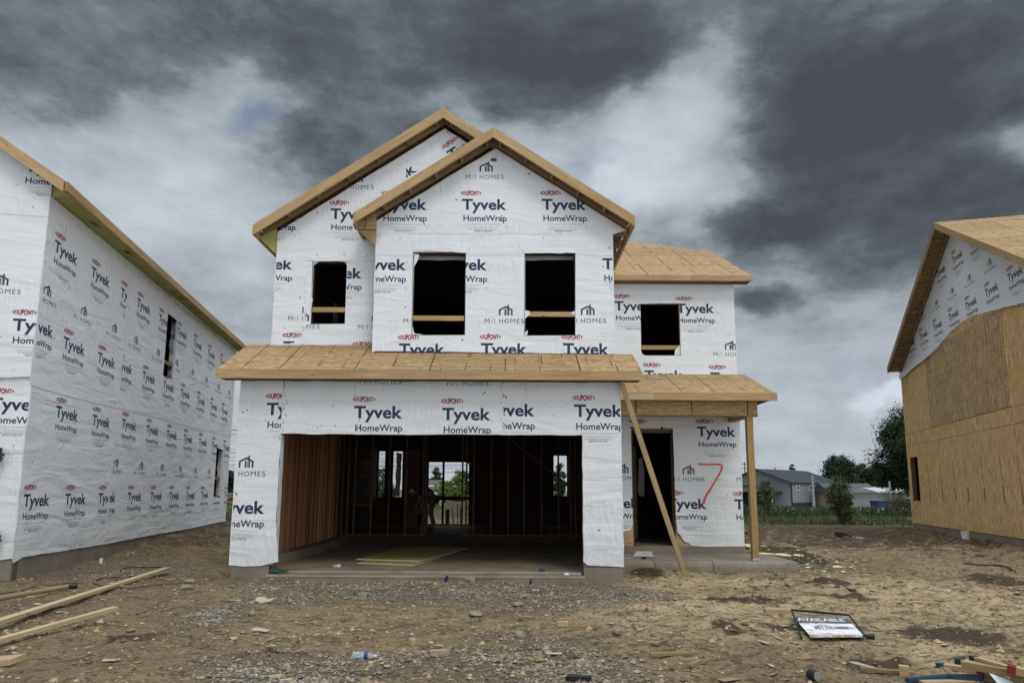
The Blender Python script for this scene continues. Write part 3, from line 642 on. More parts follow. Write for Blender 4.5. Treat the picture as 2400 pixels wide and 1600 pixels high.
def u_extra(mb):
    a = wins['u']; mb.prism(FU.O + FU.A * (a[0] + .004), -FU.N, FU.B, FU.A, [wavy([(0, a[2]), (.12, a[2] + .03), (.12, a[3]), (0, a[3])], .012, .12, 5)], 0, .005, MT['wrap'])
    tri_flap(mb, FU, wavy([(a[0] - .01, a[3] - .08), (a[0] + .10, a[3] - .01), (a[0], a[3] + .01)], .004, .05, 2), -.02)
    tri_flap(mb, FU, wavy([(a[1] - .07, a[3]), (a[1], a[3] - .09), (a[1], a[3])], .004, .05, 2), -.02)
    tri_flap(mb, FU, wavy([(a[0] - .09, a[3] + .08), (a[0], a[3] + .0), (a[1] + .02, a[3] + .0), (a[1] + .05, a[3] + .07)], .008, .09, 3), .016)
    tri_flap(mb, FU, wavy([(a[0] - .02, a[2] + .1), (a[0] + .03, a[2] + .45), (a[0] - .02, a[2] + .55)], .006, .07, 3), .012)
    tri_flap(mb, FU, wavy([(-4.44, 3.93), (-3.95, 3.93), (-3.80, 4.0), (-3.76, 4.06), (-4.34, 4.02)], .008, .07, 3), .016)
    rr = random.Random(9)
    for _ in range(80):
        cx_, cz_, sz_ = rr.choice(((uxs, 4.9, .3), (-3.1, 5.72, .03), (uxs + .02, 4.3, .12), (-2.48, 5.9, .15))); x, z = cx_ + rr.gauss(0, .02), cz_ + rr.gauss(0, sz_); s_ = rr.uniform(.005, .018)
        mb.face([FU.P(x, z, .0225), FU.P(x + s_, z + .003, .0225), FU.P(x + s_ * .6, z + s_, .0225)], MT['cap'], [(x, z)] * 3)
wrap_wall('gable_wrap', FU, sh, [wins['u']], up_, 41, extra=u_extra)
# wing
r1, r2 = z5(1400, 540, 3.563), z5(1420, 920, 3.409)
wp = [('T', *r1(143, 670), 0), ('T', *r1(662, 690), 0), ('M', *r1(970, 1050), 0), ('T', *r1(395, 1248), 0), ('T', *r1(945, 1266), 0)]
sh = [([(1.80, 3.82), (4.715, 3.82), (4.72, 5.88), (1.80, 5.88)], .004, (1.80, 4.715, 3.7, 5.88))]
def w_extra(mb):
    a = wins['w']; mb.prism(FW_.O + FW_.A * (a[1] - .006), -FW_.N, FW_.B, FW_.A, [wavy([(0, a[2]), (.10, a[2] + .03), (.10, a[3]), (0, a[3])], .012, .12, 5)], -.005, 0, MT['wrap'])
    tri_flap(mb, FW_, wavy([(a[0] - .07, a[3] + .06), (a[0], a[3] - .01), (a[1] + .01, a[3] + .01), (a[1] + .05, a[3] + .07)], .006, .09, 3), .012)
    tri_flap(mb, FW_, wavy([(a[0], a[2]), (a[0] + .09, a[2]), (a[0] + .02, a[2] + .04), (a[0], a[2] + .12)], .004, .05, 9), -.02)
    tri_flap(mb, FW_, wavy([(a[1] - .13, a[2] + .0), (a[1] - .02, a[2]), (a[1], a[2] + .25), (a[1] - .12, a[2] + .12)], .004, .05, 9), -.03)
wrap_wall('upper_wing_wrap', FW_, sh, [wins['w']], wp, 61, extra=w_extra)
wp = [('T', *r2(728, 350), 0), ('T', *r2(195, 350), 0), ('M', *r2(519, 705), 0), ('M', *r2(1045, 705), 0), ('M', *r2(-7, 697), 0), ('T', *r2(491, 926), 0), ('T', *r2(1028, 932), 0), ('T', *r2(-46, 920), 0)]
sh = [([(1.80, .62), (2.0, .58), (2.42, .66), (2.474, .8), (2.474, 2.74), (3.332, 2.74), (3.345, .80), (3.40, .62), (3.50, .44), (3.66, .36), (3.9, .345), (4.715, .35), (4.72, 3.80), (1.80, 3.80)], .004, (1.80, 4.715, .36, 3.8))]
def l_extra(mb):
    mb.prism(FW_.O, FW_.A, FW_.B, FW_.N, [wavy([(3.345, .86), (3.42, .78), (3.62, .42), (3.50, .44), (3.36, .64)], .006, .08, 3)], .02, .03, MT['wrap'])
    path = [r2(*q) for q in ((733, 568), (790, 572), (850, 571), (905, 570), (922, 578), (928, 598), (918, 625), (895, 668), (865, 715), (838, 765), (810, 805), (790, 845), (776, 885))]
    pu = [FW_.uz(*q) for q in path]; n = len(pu); rr = random.Random(3)
    for i, (a, b) in enumerate(zip(pu, pu[1:])):
        w0 = .034 + (.010 if i > 8 else 0); q = strip([a, b], w0)[0]; mb.face([FW_.P(x, z, .0125 + i * 1e-4) for x, z in q], MT['spray'], q)
        mb.face([FW_.P(b[0] + w0 / 2 * math.cos(k), b[1] + w0 / 2 * math.sin(k), .0128 + i * 1e-4) for k in [j * .785 for j in range(8)]], MT['spray'], [(b[0], b[1])] * 8)
    for _ in range(170):
        i = rr.randrange(n - 1); f = rr.random(); x = pu[i][0] * (1 - f) + pu[i + 1][0] * f + rr.gauss(0, .022); z = pu[i][1] * (1 - f) + pu[i + 1][1] * f + rr.gauss(0, .022); s_ = rr.uniform(.001, .003)
        mb.face([FW_.P(x, z, .0118), FW_.P(x + s_, z, .0118), FW_.P(x, z + s_, .0118)], MT['spray'], [(x, z)] * 3)
wrap_wall('porch_wrap', FW_, sh, [(door[0], door[1], -1, door[3])], wp, 81, extra=l_extra)
mb = MB(); mb.box(1.786, 1.801, 11.205, 14.08, .245, 3.22, MT['wrap']); mb.build('side_wrap', house); mb = MB(); mb.box(1.776, 1.789, 11.66, 14.08, 3.55, 5.95, MT['wrap']); mb.build('side_wrap', house); mb = MB(); mb.box(-4.505, -4.492, 11.205, 17.3, .25, 3.2, MT['wrap']); mb.build('side_wrap', house); mb = MB()
mb.box(-4.352, -4.341, 12.07, RY, 3.3, 6.0, MT['wrap']); mb.build('side_wrap', house); mb = MB(); mb.box(4.702, 4.712, 14.1, RY, .35, 5.88, MT['wrap']); mb.build('side_wrap', house)
for F, k, zr_ in ((FB, 'b1', 4.385), (FB, 'b2', 4.468), (FU, 'u', 4.64), (FW_, 'w', 4.40)): window_frame(F, wins[k], zr_, mat='framing_shaded')
mb = MB(); mb.box(2.474, 2.514, 14.14, 14.24, .345, 2.70, MT['framing_shaded'], 'z'); mb.box(3.292, 3.332, 14.14, 14.24, .345, 2.70, MT['framing_shaded'], 'z'); mb.box(2.514, 3.292, 14.12, 14.24, 2.64, 2.70, MT['framing']); mb.build('door_frame', house)
mb = MB(); mb.prism((3.05, 16.6, 0), XA, Z3, -YA, [wavy([(.0, 1.35), (.13, 1.30), (.15, 2.0), (.12, 2.25), (.02, 2.2)], .015, .1, 4)], 0, .01, MT['wrap']); mb.build('wrap_flap', house)
mb = MB(); mb.box(2.72, 2.98, 16.4, 16.43, .34, 2.5, MT['osb_beam'], 'z'); mb.build('inner_panel', house)
# ---- roofs
def slope_part(name, O, A, B, poly, mat, t_=.022, par=house, lift=0.0):
    A, B = Vector(A).normalized(), Vector(B).normalized(); N = A.cross(B).normalized()
    if N.z < 0: N = -N
    mb = MB(); mb.prism(O, A, B, N, [poly], -t_ + lift, lift, MT[mat], MT['lumber_dull'], uvo=(random.uniform(0, 9), 0)); return mb.build(name, par)
def rake(y0, y1, xe, ze, xr, zr, h, mat='lumber', par=None, name='rake_board'):
    mb = MB(); d = -1 if xe > xr else 1
    O = Vector((xe, y1, ze)); dr = Vector((xr - xe, 0, zr - ze)); L_ = dr.length; ct = abs(xr - xe) / L_
    A = Vector((1, 0, 0)) * d
    # uv along the board: build as oriented parallelogram
    P = [Vector((xe, y0, ze - h)), Vector((xr, y0, zr - h)), Vector((xr, y0, zr)), Vector((xe, y0, ze))]; Q = [p + Vector((0, y1 - y0, 0)) for p in P]
    uo = random.uniform(0, 20); uv = [(uo, 0), (uo + L_, 0), (uo + L_, h), (uo, h)]
    def f(pts, u_): mb.face(pts if d > 0 else pts[::-1], MT[mat], u_ if d > 0 else u_[::-1])
    f(P, uv); f(Q[::-1], uv[::-1]); f([P[3], P[2], Q[2], Q[3]], uv); f([P[0], Q[0], Q[1], P[1]], [uv[0], uv[3], uv[2], uv[1]]); f([P[0], P[3], Q[3], Q[0]], [(uo, 0), (uo + .04, 0), (uo + .04, h), (uo, h)]); f([P[1], Q[1], Q[2], P[2]], [(uo, 0), (uo + .04, 0), (uo + .04, h), (uo, h)])
    return mb.build(name, par)
def gable_roof(name, yf, yw, yb, xc, zc, xl, zl, xr, zr, hb=.20, left_end=None, right_from=None, looks=6, lback=None, rback=None):
    """front rake at yf, wall at yw, runs back to yb; returns the deck parts"""
    sl = (zc - zl) / (xc - xl); sr = (zc - zr) / (xr - xc); ll = math.hypot(xc - xl, zc - zl); lr = math.hypot(xr - xc, zr - zc)
    lb = (lback or yb) - yf; rb = (rback or yb) - yf
    dl = slope_part(name, (xl, yf, zl), YA, (xc - xl, 0, zc - zl), [(0, 0), (lb, 0), (lb, ll), (0, ll)], 'osb')
    dr_ = slope_part(name, (xr, yf, zr), YA, (xc - xr, 0, zc - zr), [(0, 0), (rb, 0), (rb, lr), (0, lr)], 'osb')
    for (xe, ze, sgn, dk) in ((xl, zl, 1, dl), (xr, zr, -1, dr_)):
        rake(yf - .038, yf, xe, ze - .0, xc, zc, hb, 'lumber', dk)
        off = .028   # second board nailed against the wall, under the deck
        rake(yw - .05, yw - .012, xe + sgn * .04, ze + .04 * (sl if sgn > 0 else sr) - off, xc, zc - off, hb * .62, 'lumber_dull', dk, 'ledger')
        for i in range(1, looks + 1):
            f = i / (looks + .25); x = xe + (xc - xe) * f; z = ze + (zc - ze) * f - off - .02
            mb = MB(); mb.obox((x - .019, yf, z - .10), (0, yw - yf - .05, 0), (.038, 0, 0), (0, 0, .088), MT['lumber_dull']); mb.build('lookout', dk)
        # eave board running back along the side
    return dl, dr_
ml, mr = gable_roof('upper_roof', 11.77, UY, RY + .3, -1.295, 8.436, -4.65, 6.173, 2.06, 6.173, .195, looks=6, rback=RY + .3)
bl_, br_ = gable_roof('bay_roof', 11.30, BY, 14.0, -.355, 7.79, -2.727, 6.21, 2.078, 6.185, .185, looks=5, lback=UY - .01, rback=11.765)
# side fascias
mb = MB(); mb.box(-4.69, -4.652, 11.74, RY + .3, 5.97, 6.155, MT['lumber'], 'y'); mb.build('fascia', ml)
mb = MB(); mb.box(-4.65, -4.36, 12.03, RY + .2, 5.985, 5.995, MT['yellow']); mb.prism((0, 12.05, 0), XA, Z3, -YA, [[(-4.65, 5.99), (-4.355, 5.72), (-4.355, 6.2), (-4.65, 6.05)]], 0, .012, MT['yellow']); mb.build('soffit', ml)
mb = MB(); mb.box(2.079, 2.117, 11.26, RY, 5.975, 6.165, MT['lumber'], 'y'); mb.build('fascia', mr)
mb = MB(); mb.prism((0, 11.30, 0), XA, Z3, -YA, [[(-2.765, 6.00), (-2.43, 5.72), (-2.43, 6.30), (-2.765, 6.17)]], -.30, -.28, MT['osb_beam']); mb.box(-2.765, -2.729, 11.26, 12.05, 5.99, 6.19, MT['lumber'], 'y'); mb.build('fascia', bl_)
for i in range(10):
    mb = MB(); y = 11.75 + i * .6; mb.obox((1.80, y, 5.99), (.275, 0, -.02), (0, .038, 0), (0, 0, .16), MT['lumber_dull']); mb.build('rafter_tail', mr)
mb = MB(); mb.board((-.40, 11.62, 7.36), (-.30, 11.60, 7.35), .02, .05, MT['framing']); mb.build('torn_patch', house)
# garage roof
sA = Vector((0, 1, .553)).normalized(); hyp = lambda dy: dy * math.hypot(1, .553)
gr_ = slope_part('garage_roof', (-4.765, 10.85, 3.352), XA, sA, [(0, 0), (6.862, 0), (6.862, hyp(.80)), (4.765 - 2.43 + .0, hyp(.80)), (4.765 - 2.43, hyp(1.225)), (0, hyp(1.225))], 'osb')
mb = MB(); mb.box(-4.765, -1.335, 10.815, 10.85, 3.205, 3.345, MT['lumber']); mb.box(-1.333, 2.097, 10.812, 10.85, 3.203, 3.347, MT['lumber']); mb.build('fascia', gr_)
mb = MB(); mb.box(-4.75, 2.09, 10.86, 11.19, 3.225, 3.24, MT['framing']); mb.prism((-4.76, 10.86, 0), YA, Z3, -XA, [[(0, 3.24), (.34, 3.24), (1.2, 3.62), (1.2, 3.99), (0, 3.33)]], -.02, 0, MT['framing']); mb.prism((2.075, 10.86, 0), YA, Z3, -XA, [[(0, 3.24), (.34, 3.24), (.8, 3.4), (.8, 3.76), (0, 3.33)]], -.02, 0, MT['framing']); mb.build('soffit', gr_)
# wing roof with its hip
wn = Vector((0, 1, .55)).normalized(); wl = lambda y: (y - 13.8) * math.hypot(1, .55)
wr = slope_part('wing_roof', (1.80, 13.8, 5.918), XA, wn, [(0, 0), (3.215, 0), (3.215, wl(16.6)), (1.36, wl(18.15)), (0, wl(18.6))], 'osb')
slope_part('wing_roof_side', (5.015, 16.6, 7.457), YA, Vector((-1.85, 0, .84)), [(0, 0), (4.9, 0), (4.9, 2.03), (1.55, 2.03)], 'osb')
mb = MB(); mb.box(1.80, 3.72, 13.765, 13.8, 5.795, 5.91, MT['lumber']); mb.box(3.722, 5.015, 13.762, 13.8, 5.793, 5.912, MT['lumber']); mb.build('fascia', wr)
mb = MB(); mb.box(1.80, 5.0, 13.81, 14.09, 5.81, 5.825, MT['framing']); mb.prism((5.0, 13.81, 0), YA, Z3, XA, [[(0, 5.82), (.29, 5.82), (2.78, 7.2), (2.78, 7.43), (0, 5.89)]], -.02, 0, MT['lumber_dull'])
mb.box(4.70, 5.0, 16.6, RY, 7.1, 7.43, MT['lumber_dull']); mb.build('soffit', wr)
# porch: roof, beam, post
ps = Vector((0, 1, .389)).normalized(); pr = slope_part('porch_roof', (1.81, 12.5, 3.246), XA, ps, [(0, 0), (3.08, 0), (3.06, 1.71), (0, 1.71)], 'osb')
mb = MB(); mb.box(1.81, 2.62, 12.465, 12.5, 3.107, 3.238, MT['lumber_pale']); mb.box(2.622, 4.89, 12.462, 12.5, 3.105, 3.24, MT['lumber']); mb.build('fascia', pr)
mb = MB(); mb.box(1.81, 4.62, 12.76, 12.90, 2.86, 3.14, MT['osb_beam'], off=(0, 1)); mb.box(1.81, 4.63, 12.75, 12.91, 2.845, 2.86, MT['lumber_dull']); mb.box(4.48, 4.62, 12.91, 14.09, 2.86, 3.13, MT['lumber'], 'y'); mb.box(1.81, 4.85, 12.51, 14.09, 3.135, 3.15, MT['framing']); mb.build('beam', house)
mb = MB(); mb.prism((4.86, 12.52, 0), YA, Z3, XA, [[(0, 3.14), (1.57, 3.14), (1.57, 3.80), (0, 3.2)]], -.02, 0, MT['lumber_dull']); mb.build('gable_end', pr)
bx = atY(1770, 1313, 12.82).x; mb = MB(); mb.box(bx - .058, bx + .058, 12.76, 12.875, .235, 2.845, MT['treated'], 'z'); po = mb.build('post', house)
mb = MB(); mb.box(bx - .062, bx + .062, 12.755, 12.88, .205, .25, MT['alu']); mb.build('post_base', po)
mb = MB()
for zz in (.85, 2.05): mb.box(bx - .0605, bx + .0605, 12.7575, 12.8775, zz, zz + .004, MT['lumber_pale'])
mb.build('band', po)

# ================================================================== THE LEFT HOUSE
PL = Vector((-7.905, 11.1, 0)); _a = R(-9.0); dS = Vector((math.sin(_a), math.cos(_a), 0)); LS = Frame(PL.x, PL.y, dS.x, dS.y)
LF = Frame(PL.x, PL.y, LS.N.x, LS.N.y)         # its street front, u runs to the right, corner at u = 0
left = empty('unfinished_house', PL, 'left unfinished house fully covered in white wrap with yellow soffit under its long eave', 'house', HG)
ov = .34; Ec = LS.P(0, 0, ov) + LF.N * ov; d_ = ray(132, 424); zt = ZC + d_.z * (Ec.y / d_.y); zb = zt - .155
ZE = zb + .004; LW = -7.6                            # eave height, front width
lw1, lw2 = (6.02, 6.80, 4.28, 5.88), (11.55, 12.38, 1.20, 2.78)
mb = MB(); mb.prism(LS.O, LS.A, LS.B, LS.N, [rect(0, 13.3, .32, ZE), hole(lw1), hole(lw2)], -.14, 0, MT['framing_shaded']); mb.build('side_wall', left)
lgz = lambda u: zt + .67 * (ov + min(-u, u - LW)) - .03
mb = MB(); mb.prism(LF.O, LF.A, LF.B, LF.N, [[(LW, .32), (0, .32), (0, lgz(0)), (LW / 2, lgz(LW / 2)), (LW, lgz(LW))]], -.14, 0, MT['framing_shaded']); mb.build('front_wall', left)
mb = MB(); mb.prism(LS.O, LS.A, LS.B, LS.N, [rect(.05, 13.3, -.3, .345)], -.2, -.01, MT['concrete']); mb.build('foundation', left); mb = MB(); mb.prism(LF.O, LF.A, LF.B, LF.N, [rect(LW, -.01, -.3, .345)], -.2, -.012, MT['concrete']); mb.build('foundation', left)
mb = MB(); mb.prism(LS.O + LS.N * -7.5, LS.A, LS.B, LS.N, [rect(0, 13.3, -.2, ZE)], -.14, 0, MT['framing_shaded']); mb.prism(LF.O - LF.N * 13.2, LF.A, LF.B, LF.N, [[(LW, .3), (-.15, .3), (-.15, ZE), (LW / 2, lgz(LW / 2) - .2), (LW, ZE)]], -.14, 0, MT['framing_shaded'])
for zz in (.4, 3.2, 6.1):
    q = [LS.P(.1, zz, -.15), LS.P(13.2, zz, -.15), LS.P(13.2, zz, -7.4), LS.P(.1, zz, -7.4)]; mb.prism((0, 0, zz), XA, YA, Z3, [[(p.x, p.y) for p in q]], -.1, 0, MT['framing_shaded'])
mb.build('inner_structure', left)
UA = [.23, 1.66, 3.08]; sx = 3.46; hz = lambda u: 3.15 + .012 * u
pr_l = [('T', None, (u, 5.50), 2) for u in UA] + [('T', None, (u, 5.52), 3) for u in (3.97, 5.39, 6.79, 8.27, 9.73, 11.2, 12.62)]
pr_l += [('M', None, (u, 4.54), 2) for u in (-.22, 1.15, 2.56)] + [('M', None, (u, 4.54), 3) for u in (3.72, 5.16, 6.58, 8.0, 9.42, 10.85, 12.27)]
pr_l += [('T', None, (u, 3.93), 2) for u in (.87, 2.28)] + [('T', None, (u, 3.95), 3) for u in (3.2, 4.66, 6.08, 7.47, 8.97, 10.4, 11.8)]
pr_l += [('T', None, (u, 2.68), 0) for u in (.876, 2.32)] + [('T', None, (u, 2.74), 1) for u in (3.74, 5.19, 6.63, 8.03, 9.5, 10.95, 12.35)]
pr_l += [('M', None, (u, 1.75), 1) for u in (3.25, 4.69, 6.11, 7.57, 8.98, 10.44, 11.9)]
pr_l += [('T', None, (u, 1.14), 0) for u in (.13, 1.53, 2.93)] + [('T', None, (u, 1.15), 1) for u in (2.93, 4.42, 5.83, 7.21, 8.64, 10.1, 11.55, 12.9)]
zov = LF.uz(72, 886)[1]
sh = [([(-.02, .33), (.02, .26), (.3, .33), (sx, .30), (sx + .03, 3.22), (-.02, 3.20)], .003, (-.01, sx, .3, 3.18)),
      ([(sx - .06, .30), (6, .31), (9, .30), (13.31, .33), (13.31, 3.34), (sx - .04, 3.22)], .008, (sx, 13.3, .3, 3.24)),
      ([(-.075, zov - .02), (0, 3.10), (1.2, 3.10), (sx + .02, 3.14), (sx, ZE - .01), (-.075, ZE - .01)], .010, (-.01, sx, 3.14, ZE)),
      ([(sx - .05, 3.14), (6, 3.18), (9, 3.2), (13.31, 3.27), (13.31, ZE - .01), (sx - .05, ZE - .01)], .015, (sx, 13.3, 3.2, ZE))]
TF1 = LF.uz(85 / 2.615, 300 + 1245 / 2.613)      # the logo that turns the corner
pr_l += [('T', None, (TF1[0], TF1[1]), 2)]
def left_extra(mb):
    for a, s_ in ((lw1, 1), (lw2, 1)):
        mb.prism(LS.O + LS.A * (a[1] - .004), -LS.N, LS.B, LS.A, [wavy([(-.05, a[2] - .02), (.14, a[2] + .05), (.14, a[3] - .04), (-.03, a[3])], .015, .12, 5)], -.008, 0, MT['wrap'])
    tri_flap(mb, LS, wavy([(lw1[0] - .05, lw1[3] + .08), (lw1[0], lw1[3]), (lw1[1] + .02, lw1[3] - .01), (lw1[1] + .12, lw1[3] + .09)], .01, .09, 3), .024)
    tri_flap(mb, LS, wavy([(lw2[0] - .02, lw2[3] + .08), (lw2[0], lw2[3]), (lw2[1] + .02, lw2[3] - .03), (lw2[1] + .05, lw2[3] + .02)], .01, .09, 3), .02)
    rr = random.Random(12)
    for _ in range(160):
        x = sx + rr.gauss(0, .04); z = rr.choice((rr.uniform(3.2, 6.1), rr.uniform(.4, 3.2), rr.uniform(4.5, 6))); s_ = rr.uniform(.006, .02)
        mb.face([LS.P(x, z, .0225), LS.P(x + s_, z + .003, .0225), LS.P(x + s_ * .6, z + s_, .0225)], MT['cap'], [(x, z)] * 3)
wrap_wall('side_wrap', LS, sh, [lw1, lw2], pr_l, 101, left, dens=2.2, extra=left_extra, ku=1.04)
q1 = lambda X, Y: (X / 2.615, 300 + Y / 2.613); q2 = lambda X, Y: (X / 2.118, 860 + Y / 2.118)
zov = LF.uz(72, 886)[1]
fp = [('T', None, TF1, 1), ('T', *q1(-113, 660), 2), ('T', *q1(163, 277), 2), ('T', *q2(-55, 213), 0), ('M', None, (TF1[0] - .62, TF1[1] + .62), 1), ('M', None, (-.22 - 1.42, 4.54), 1)]
zs2 = LF.uz(60, 505)[1]
sh = [([(LW, .33), (-.3, .30), (0.01, .34), (0.01, zov + .1), (LW, zov + .1)], .004, (LW, .008, .3, zov)),
      ([(LW, zov), (-.35, zov - .01), (.012, zov + .02), (.012, zs2 + .02), (LW, zs2 + .02)], .055, (LW, .01, zov, zs2)),
      ([(LW, zs2 - .04), (.012, zs2 - .02), (.012, lgz(0)), (LW / 2, lgz(LW / 2) - .01), (LW, lgz(LW))], .062, (LW, .01, zs2, 9.2))]
def lf_extra(mb):
    mb.obox(LF.P(LW, zov + .02, .002), LF.A * (-LW + .008), LF.N * .05, Z3 * .03, MT['wrap'])
wrap_wall('front_wrap', LF, sh, [], fp, 131, left, dens=1.3, extra=lf_extra, half=((-.67, -1, -(zt + .67 * ov - .06)),))
# roof
ov = .34; Ec = LS.P(0, 0, ov) + LF.N * ov; d_ = ray(132, 424); zt = ZC + d_.z * (Ec.y / d_.y)
up = (-LF.A * 1 + Z3 * .67).normalized(); half = -LW / 2 + ov; ln = half * math.hypot(1, .67)
def plank_plane(name, O, A, B, poly, mat, par, t_=.022):
    A, B = A.normalized(), B.normalized(); N = A.cross(B).normalized()
    if N.z < 0: N = -N
    mb = MB(); mb.prism(O, A, B, N, [poly], -t_, 0, MT[mat], MT['lumber_dull']); return mb.build(name, par)
O = Ec + Z3 * zt; lr_ = plank_plane('roof_deck', O, dS, up, [(0, 0), (13.9, 0), (13.9, ln), (0, ln)], 'osb', left)
O2 = O - LF.A * (2 * half); plank_plane('roof_deck', O2, dS, (LF.A + Z3 * .67), [(0, 0), (13.9, 0), (13.9, ln), (0, ln)], 'osb', left)
def fasc(name, O, A, ln_, h, out, par, mat='lumber', n=1):
    mb = MB(); st = ln_ / n
    for i in range(n): mb.obox(O + A * (st * i), A * (st - .003), out, Z3 * -h, MT[mat])
    return mb.build(name, par)
fasc('fascia', O + dS * .02, dS, 13.9, .165, LS.N * .038, lr_, n=1)
fr = O - dS * .0
mb = MB(); hb = .20; Q = [fr - Z3 * hb, fr + up * ln - Z3 * hb, fr + up * ln, fr]; ofs = LF.N * .038
mb.face(Q[::1] if (Q[1] - Q[0]).cross(Q[2] - Q[0]).dot(LF.N) > 0 else Q[::-1], MT['lumber'], [(0, 0), (ln, 0), (ln, hb), (0, hb)] if (Q[1] - Q[0]).cross(Q[2] - Q[0]).dot(LF.N) > 0 else [(0, hb), (ln, hb), (ln, 0), (0, 0)])
mb.v = [tuple(Vector(v) + ofs) for v in mb.v]
P4 = [q + ofs for q in Q]
for a, b in ((0, 1), (1, 2), (2, 3), (3, 0)): mb.face([Q[a], Q[b], P4[b], P4[a]], MT['lumber'], [(0, 0), (3, 0), (3, .04), (0, .04)])
mb.build('rake_board', lr_)
zb = zt - .155
mb = MB(); q = [LS.P(-ov, 0, ov), LS.P(13.5, 0, ov), LS.P(13.5, 0, .02), LS.P(.06, 0, .02), LS.P(-.0, 0, .02), LS.P(-ov, 0, .02)]; q = [LS.P(-.06, 0, ov), LS.P(13.5, 0, ov), LS.P(13.5, 0, .02), LS.P(-.06, 0, .02)]
mb.prism((0, 0, zb), XA, YA, Z3, [[(p.x, p.y) for p in q]], 0, .012, MT['yellow'])
for i, (u, s_) in enumerate(((1.0, .9), (2.6, .8), (5.6, 1), (6.1, 1), (7.1, 1), (7.6, 1), (9.4, .6))):   # faint stamps on the soffit boards
    for w_, l_ in ((.05, .30 * s_), (.10, .34 * s_)):
        for j in range(7):
            a = LS.P(u + j * .045 * s_ + w_, 0, .10 + w_); b = a + LS.A * .025; c_ = b + LS.N * .045; e = a + LS.N * .045
            mb.face([Vector((p.x, p.y, zb - .003)) for p in (a, b, c_, e)][::-1], MT['black'])
mb.build('soffit', lr_)
mb = MB()
tri_ = [(.0, ZE - .03), (ov - .02, zb + .015), (ov - .02, zt - .03), (0, zt + .1)]
mb.prism(LF.O + LF.N * .03, LF.A, LF.B, LF.N, [tri_], -.012, 0, MT['yellow']); mb.build('eave_return', lr_)
for i in range(5):
    mb = MB(); u_ = -.35 - i * .62; mb.obox(LF.P(u_, lgz(u_) - .13, .07), LF.N * (ov - .08), LF.A * .038, Z3 * .09, MT['lumber_dull']); mb.build('lookout', lr_)
for u, z0, z1 in ((lw1, 4.62, 0), (lw2, 1.75, 0)): window_frame(LS, u, z0, mat='framing_shaded', par=left, rail='lumber_dull')

# ================================================================== THE RIGHT HOUSE
PR = Vector((14.43, 25.0, 0)); _b = R(14.5); e_ = Vector((-math.sin(_b), -math.cos(_b), 0)); RF = Frame(PR.x, PR.y, e_.x, e_.y)
right = empty('unfinished_house', PR, 'right unfinished house of bare tan sheathing boards with white wrap only in its gable', 'house', HG)
RL = 10.0; rwn = (.35, 1.16, 1.15, 2.68)
ovr = .45; RO = Frame(PR.x + RF.N.x * ovr, PR.y + RF.N.y * ovr, e_.x, e_.y)
pk = RO.uz(2192.5, 521); et = RO.uz(2081.5, 861); slr = (pk[1] - et[1]) / (pk[0] - et[0]); rgz = lambda u: pk[1] - .10 - abs(u - pk[0]) * slr
mb = MB(); mb.prism(RF.O, RF.A, RF.B, RF.N, [rect(0, RL, .36, 3.10), hole(rwn)], -.14, 0, MT['osb_wall'], MT['framing']); mb.build('lower_wall', right)
mb = MB(); mb.prism(RF.O, RF.A, RF.B, RF.N, [rect(0, 5.05, 3.112, 3.525)], -.14, -.002, MT['osb_brown' if 0 else 'osb_wall']); mb.prism(RF.O, RF.A, RF.B, RF.N, [rect(5.06, RL, 3.112, 3.525)], -.14, -.001, MT['osb_wall']); mb.build('band', right)
mb = MB(); mb.prism(RF.O, RF.A, RF.B, RF.N, [rect(0, 2.75, 3.537, 6.02)], -.14, 0, MT['osb_wall']); mb.prism(RF.O, RF.A, RF.B, RF.N, [rect(2.756, 8.6, 3.537, 6.02)], -.14, 0.001, MT['osb_brown']); mb.prism(RF.O, RF.A, RF.B, RF.N, [rect(8.606, RL, 3.537, 6.02)], -.14, 0, MT['osb_wall']); mb.build('upper_wall', right)
mb = MB(); mb.prism(RF.O, RF.A, RF.B, RF.N, [[(.15, 6.03), (RL - .1, 6.03), (RL - .1, rgz(RL - .1)), (pk[0], rgz(pk[0])), (.15, rgz(.15))]], -.14, .0, MT['osb_wall']); mb.build('gable_wall', right)
mb = MB(); mb.prism(RF.O, RF.A, RF.B, RF.N, [rect(0.02, RL, -.4, .352)], -.2, -.015, MT['concrete']); mb.build('foundation', right)
g_ = -RF.N   # into the house
mb = MB()
for a, b in ((0.0, .14), (RL - .14, RL)): mb.obox(RF.P(a, .3, -.15), RF.A * .14, g_ * 12, Z3 * 5.7, MT['framing_shaded'])
mb.obox(RF.P(.14, 3.3, -.15), RF.A * (RL - .28), g_ * 12, Z3 * .1, MT['framing_shaded']); mb.obox(RF.P(.14, .3, -4), RF.A * (RL - .28), g_ * .1, Z3 * 5.6, MT['redwood']); mb.build('inner_structure', right)
sh = [([(-.04, 5.70), (.05, 5.77), (1.0, 5.86), (1.86, 5.87), (3.0, 5.84), (3.83, 5.90), (4.6, 6.08), (5.3, 6.20), (6.26, 6.27), (6.88, 6.26), (8.08, 6.19), (9.0, 6.08), (10.0, 5.92), (RL, rgz(RL) - .02), (pk[0], rgz(pk[0]) - .02), (-.04, rgz(-.04) - .02)], .006, (0, RL, 6.0, 9.5))]
rp = [('T', None, (u, 8.09), 0) for u in (3.18, 4.48, 5.82, 7.13)] + [('M', None, (u, 7.12), 0) for u in (2.53, 3.91, 5.26, 6.56, 7.9)] + [('T', None, (u, 6.53), 0) for u in (-.15, 1.15, 2.47, 3.81, 5.17, 6.48, 7.82, 9.15)]
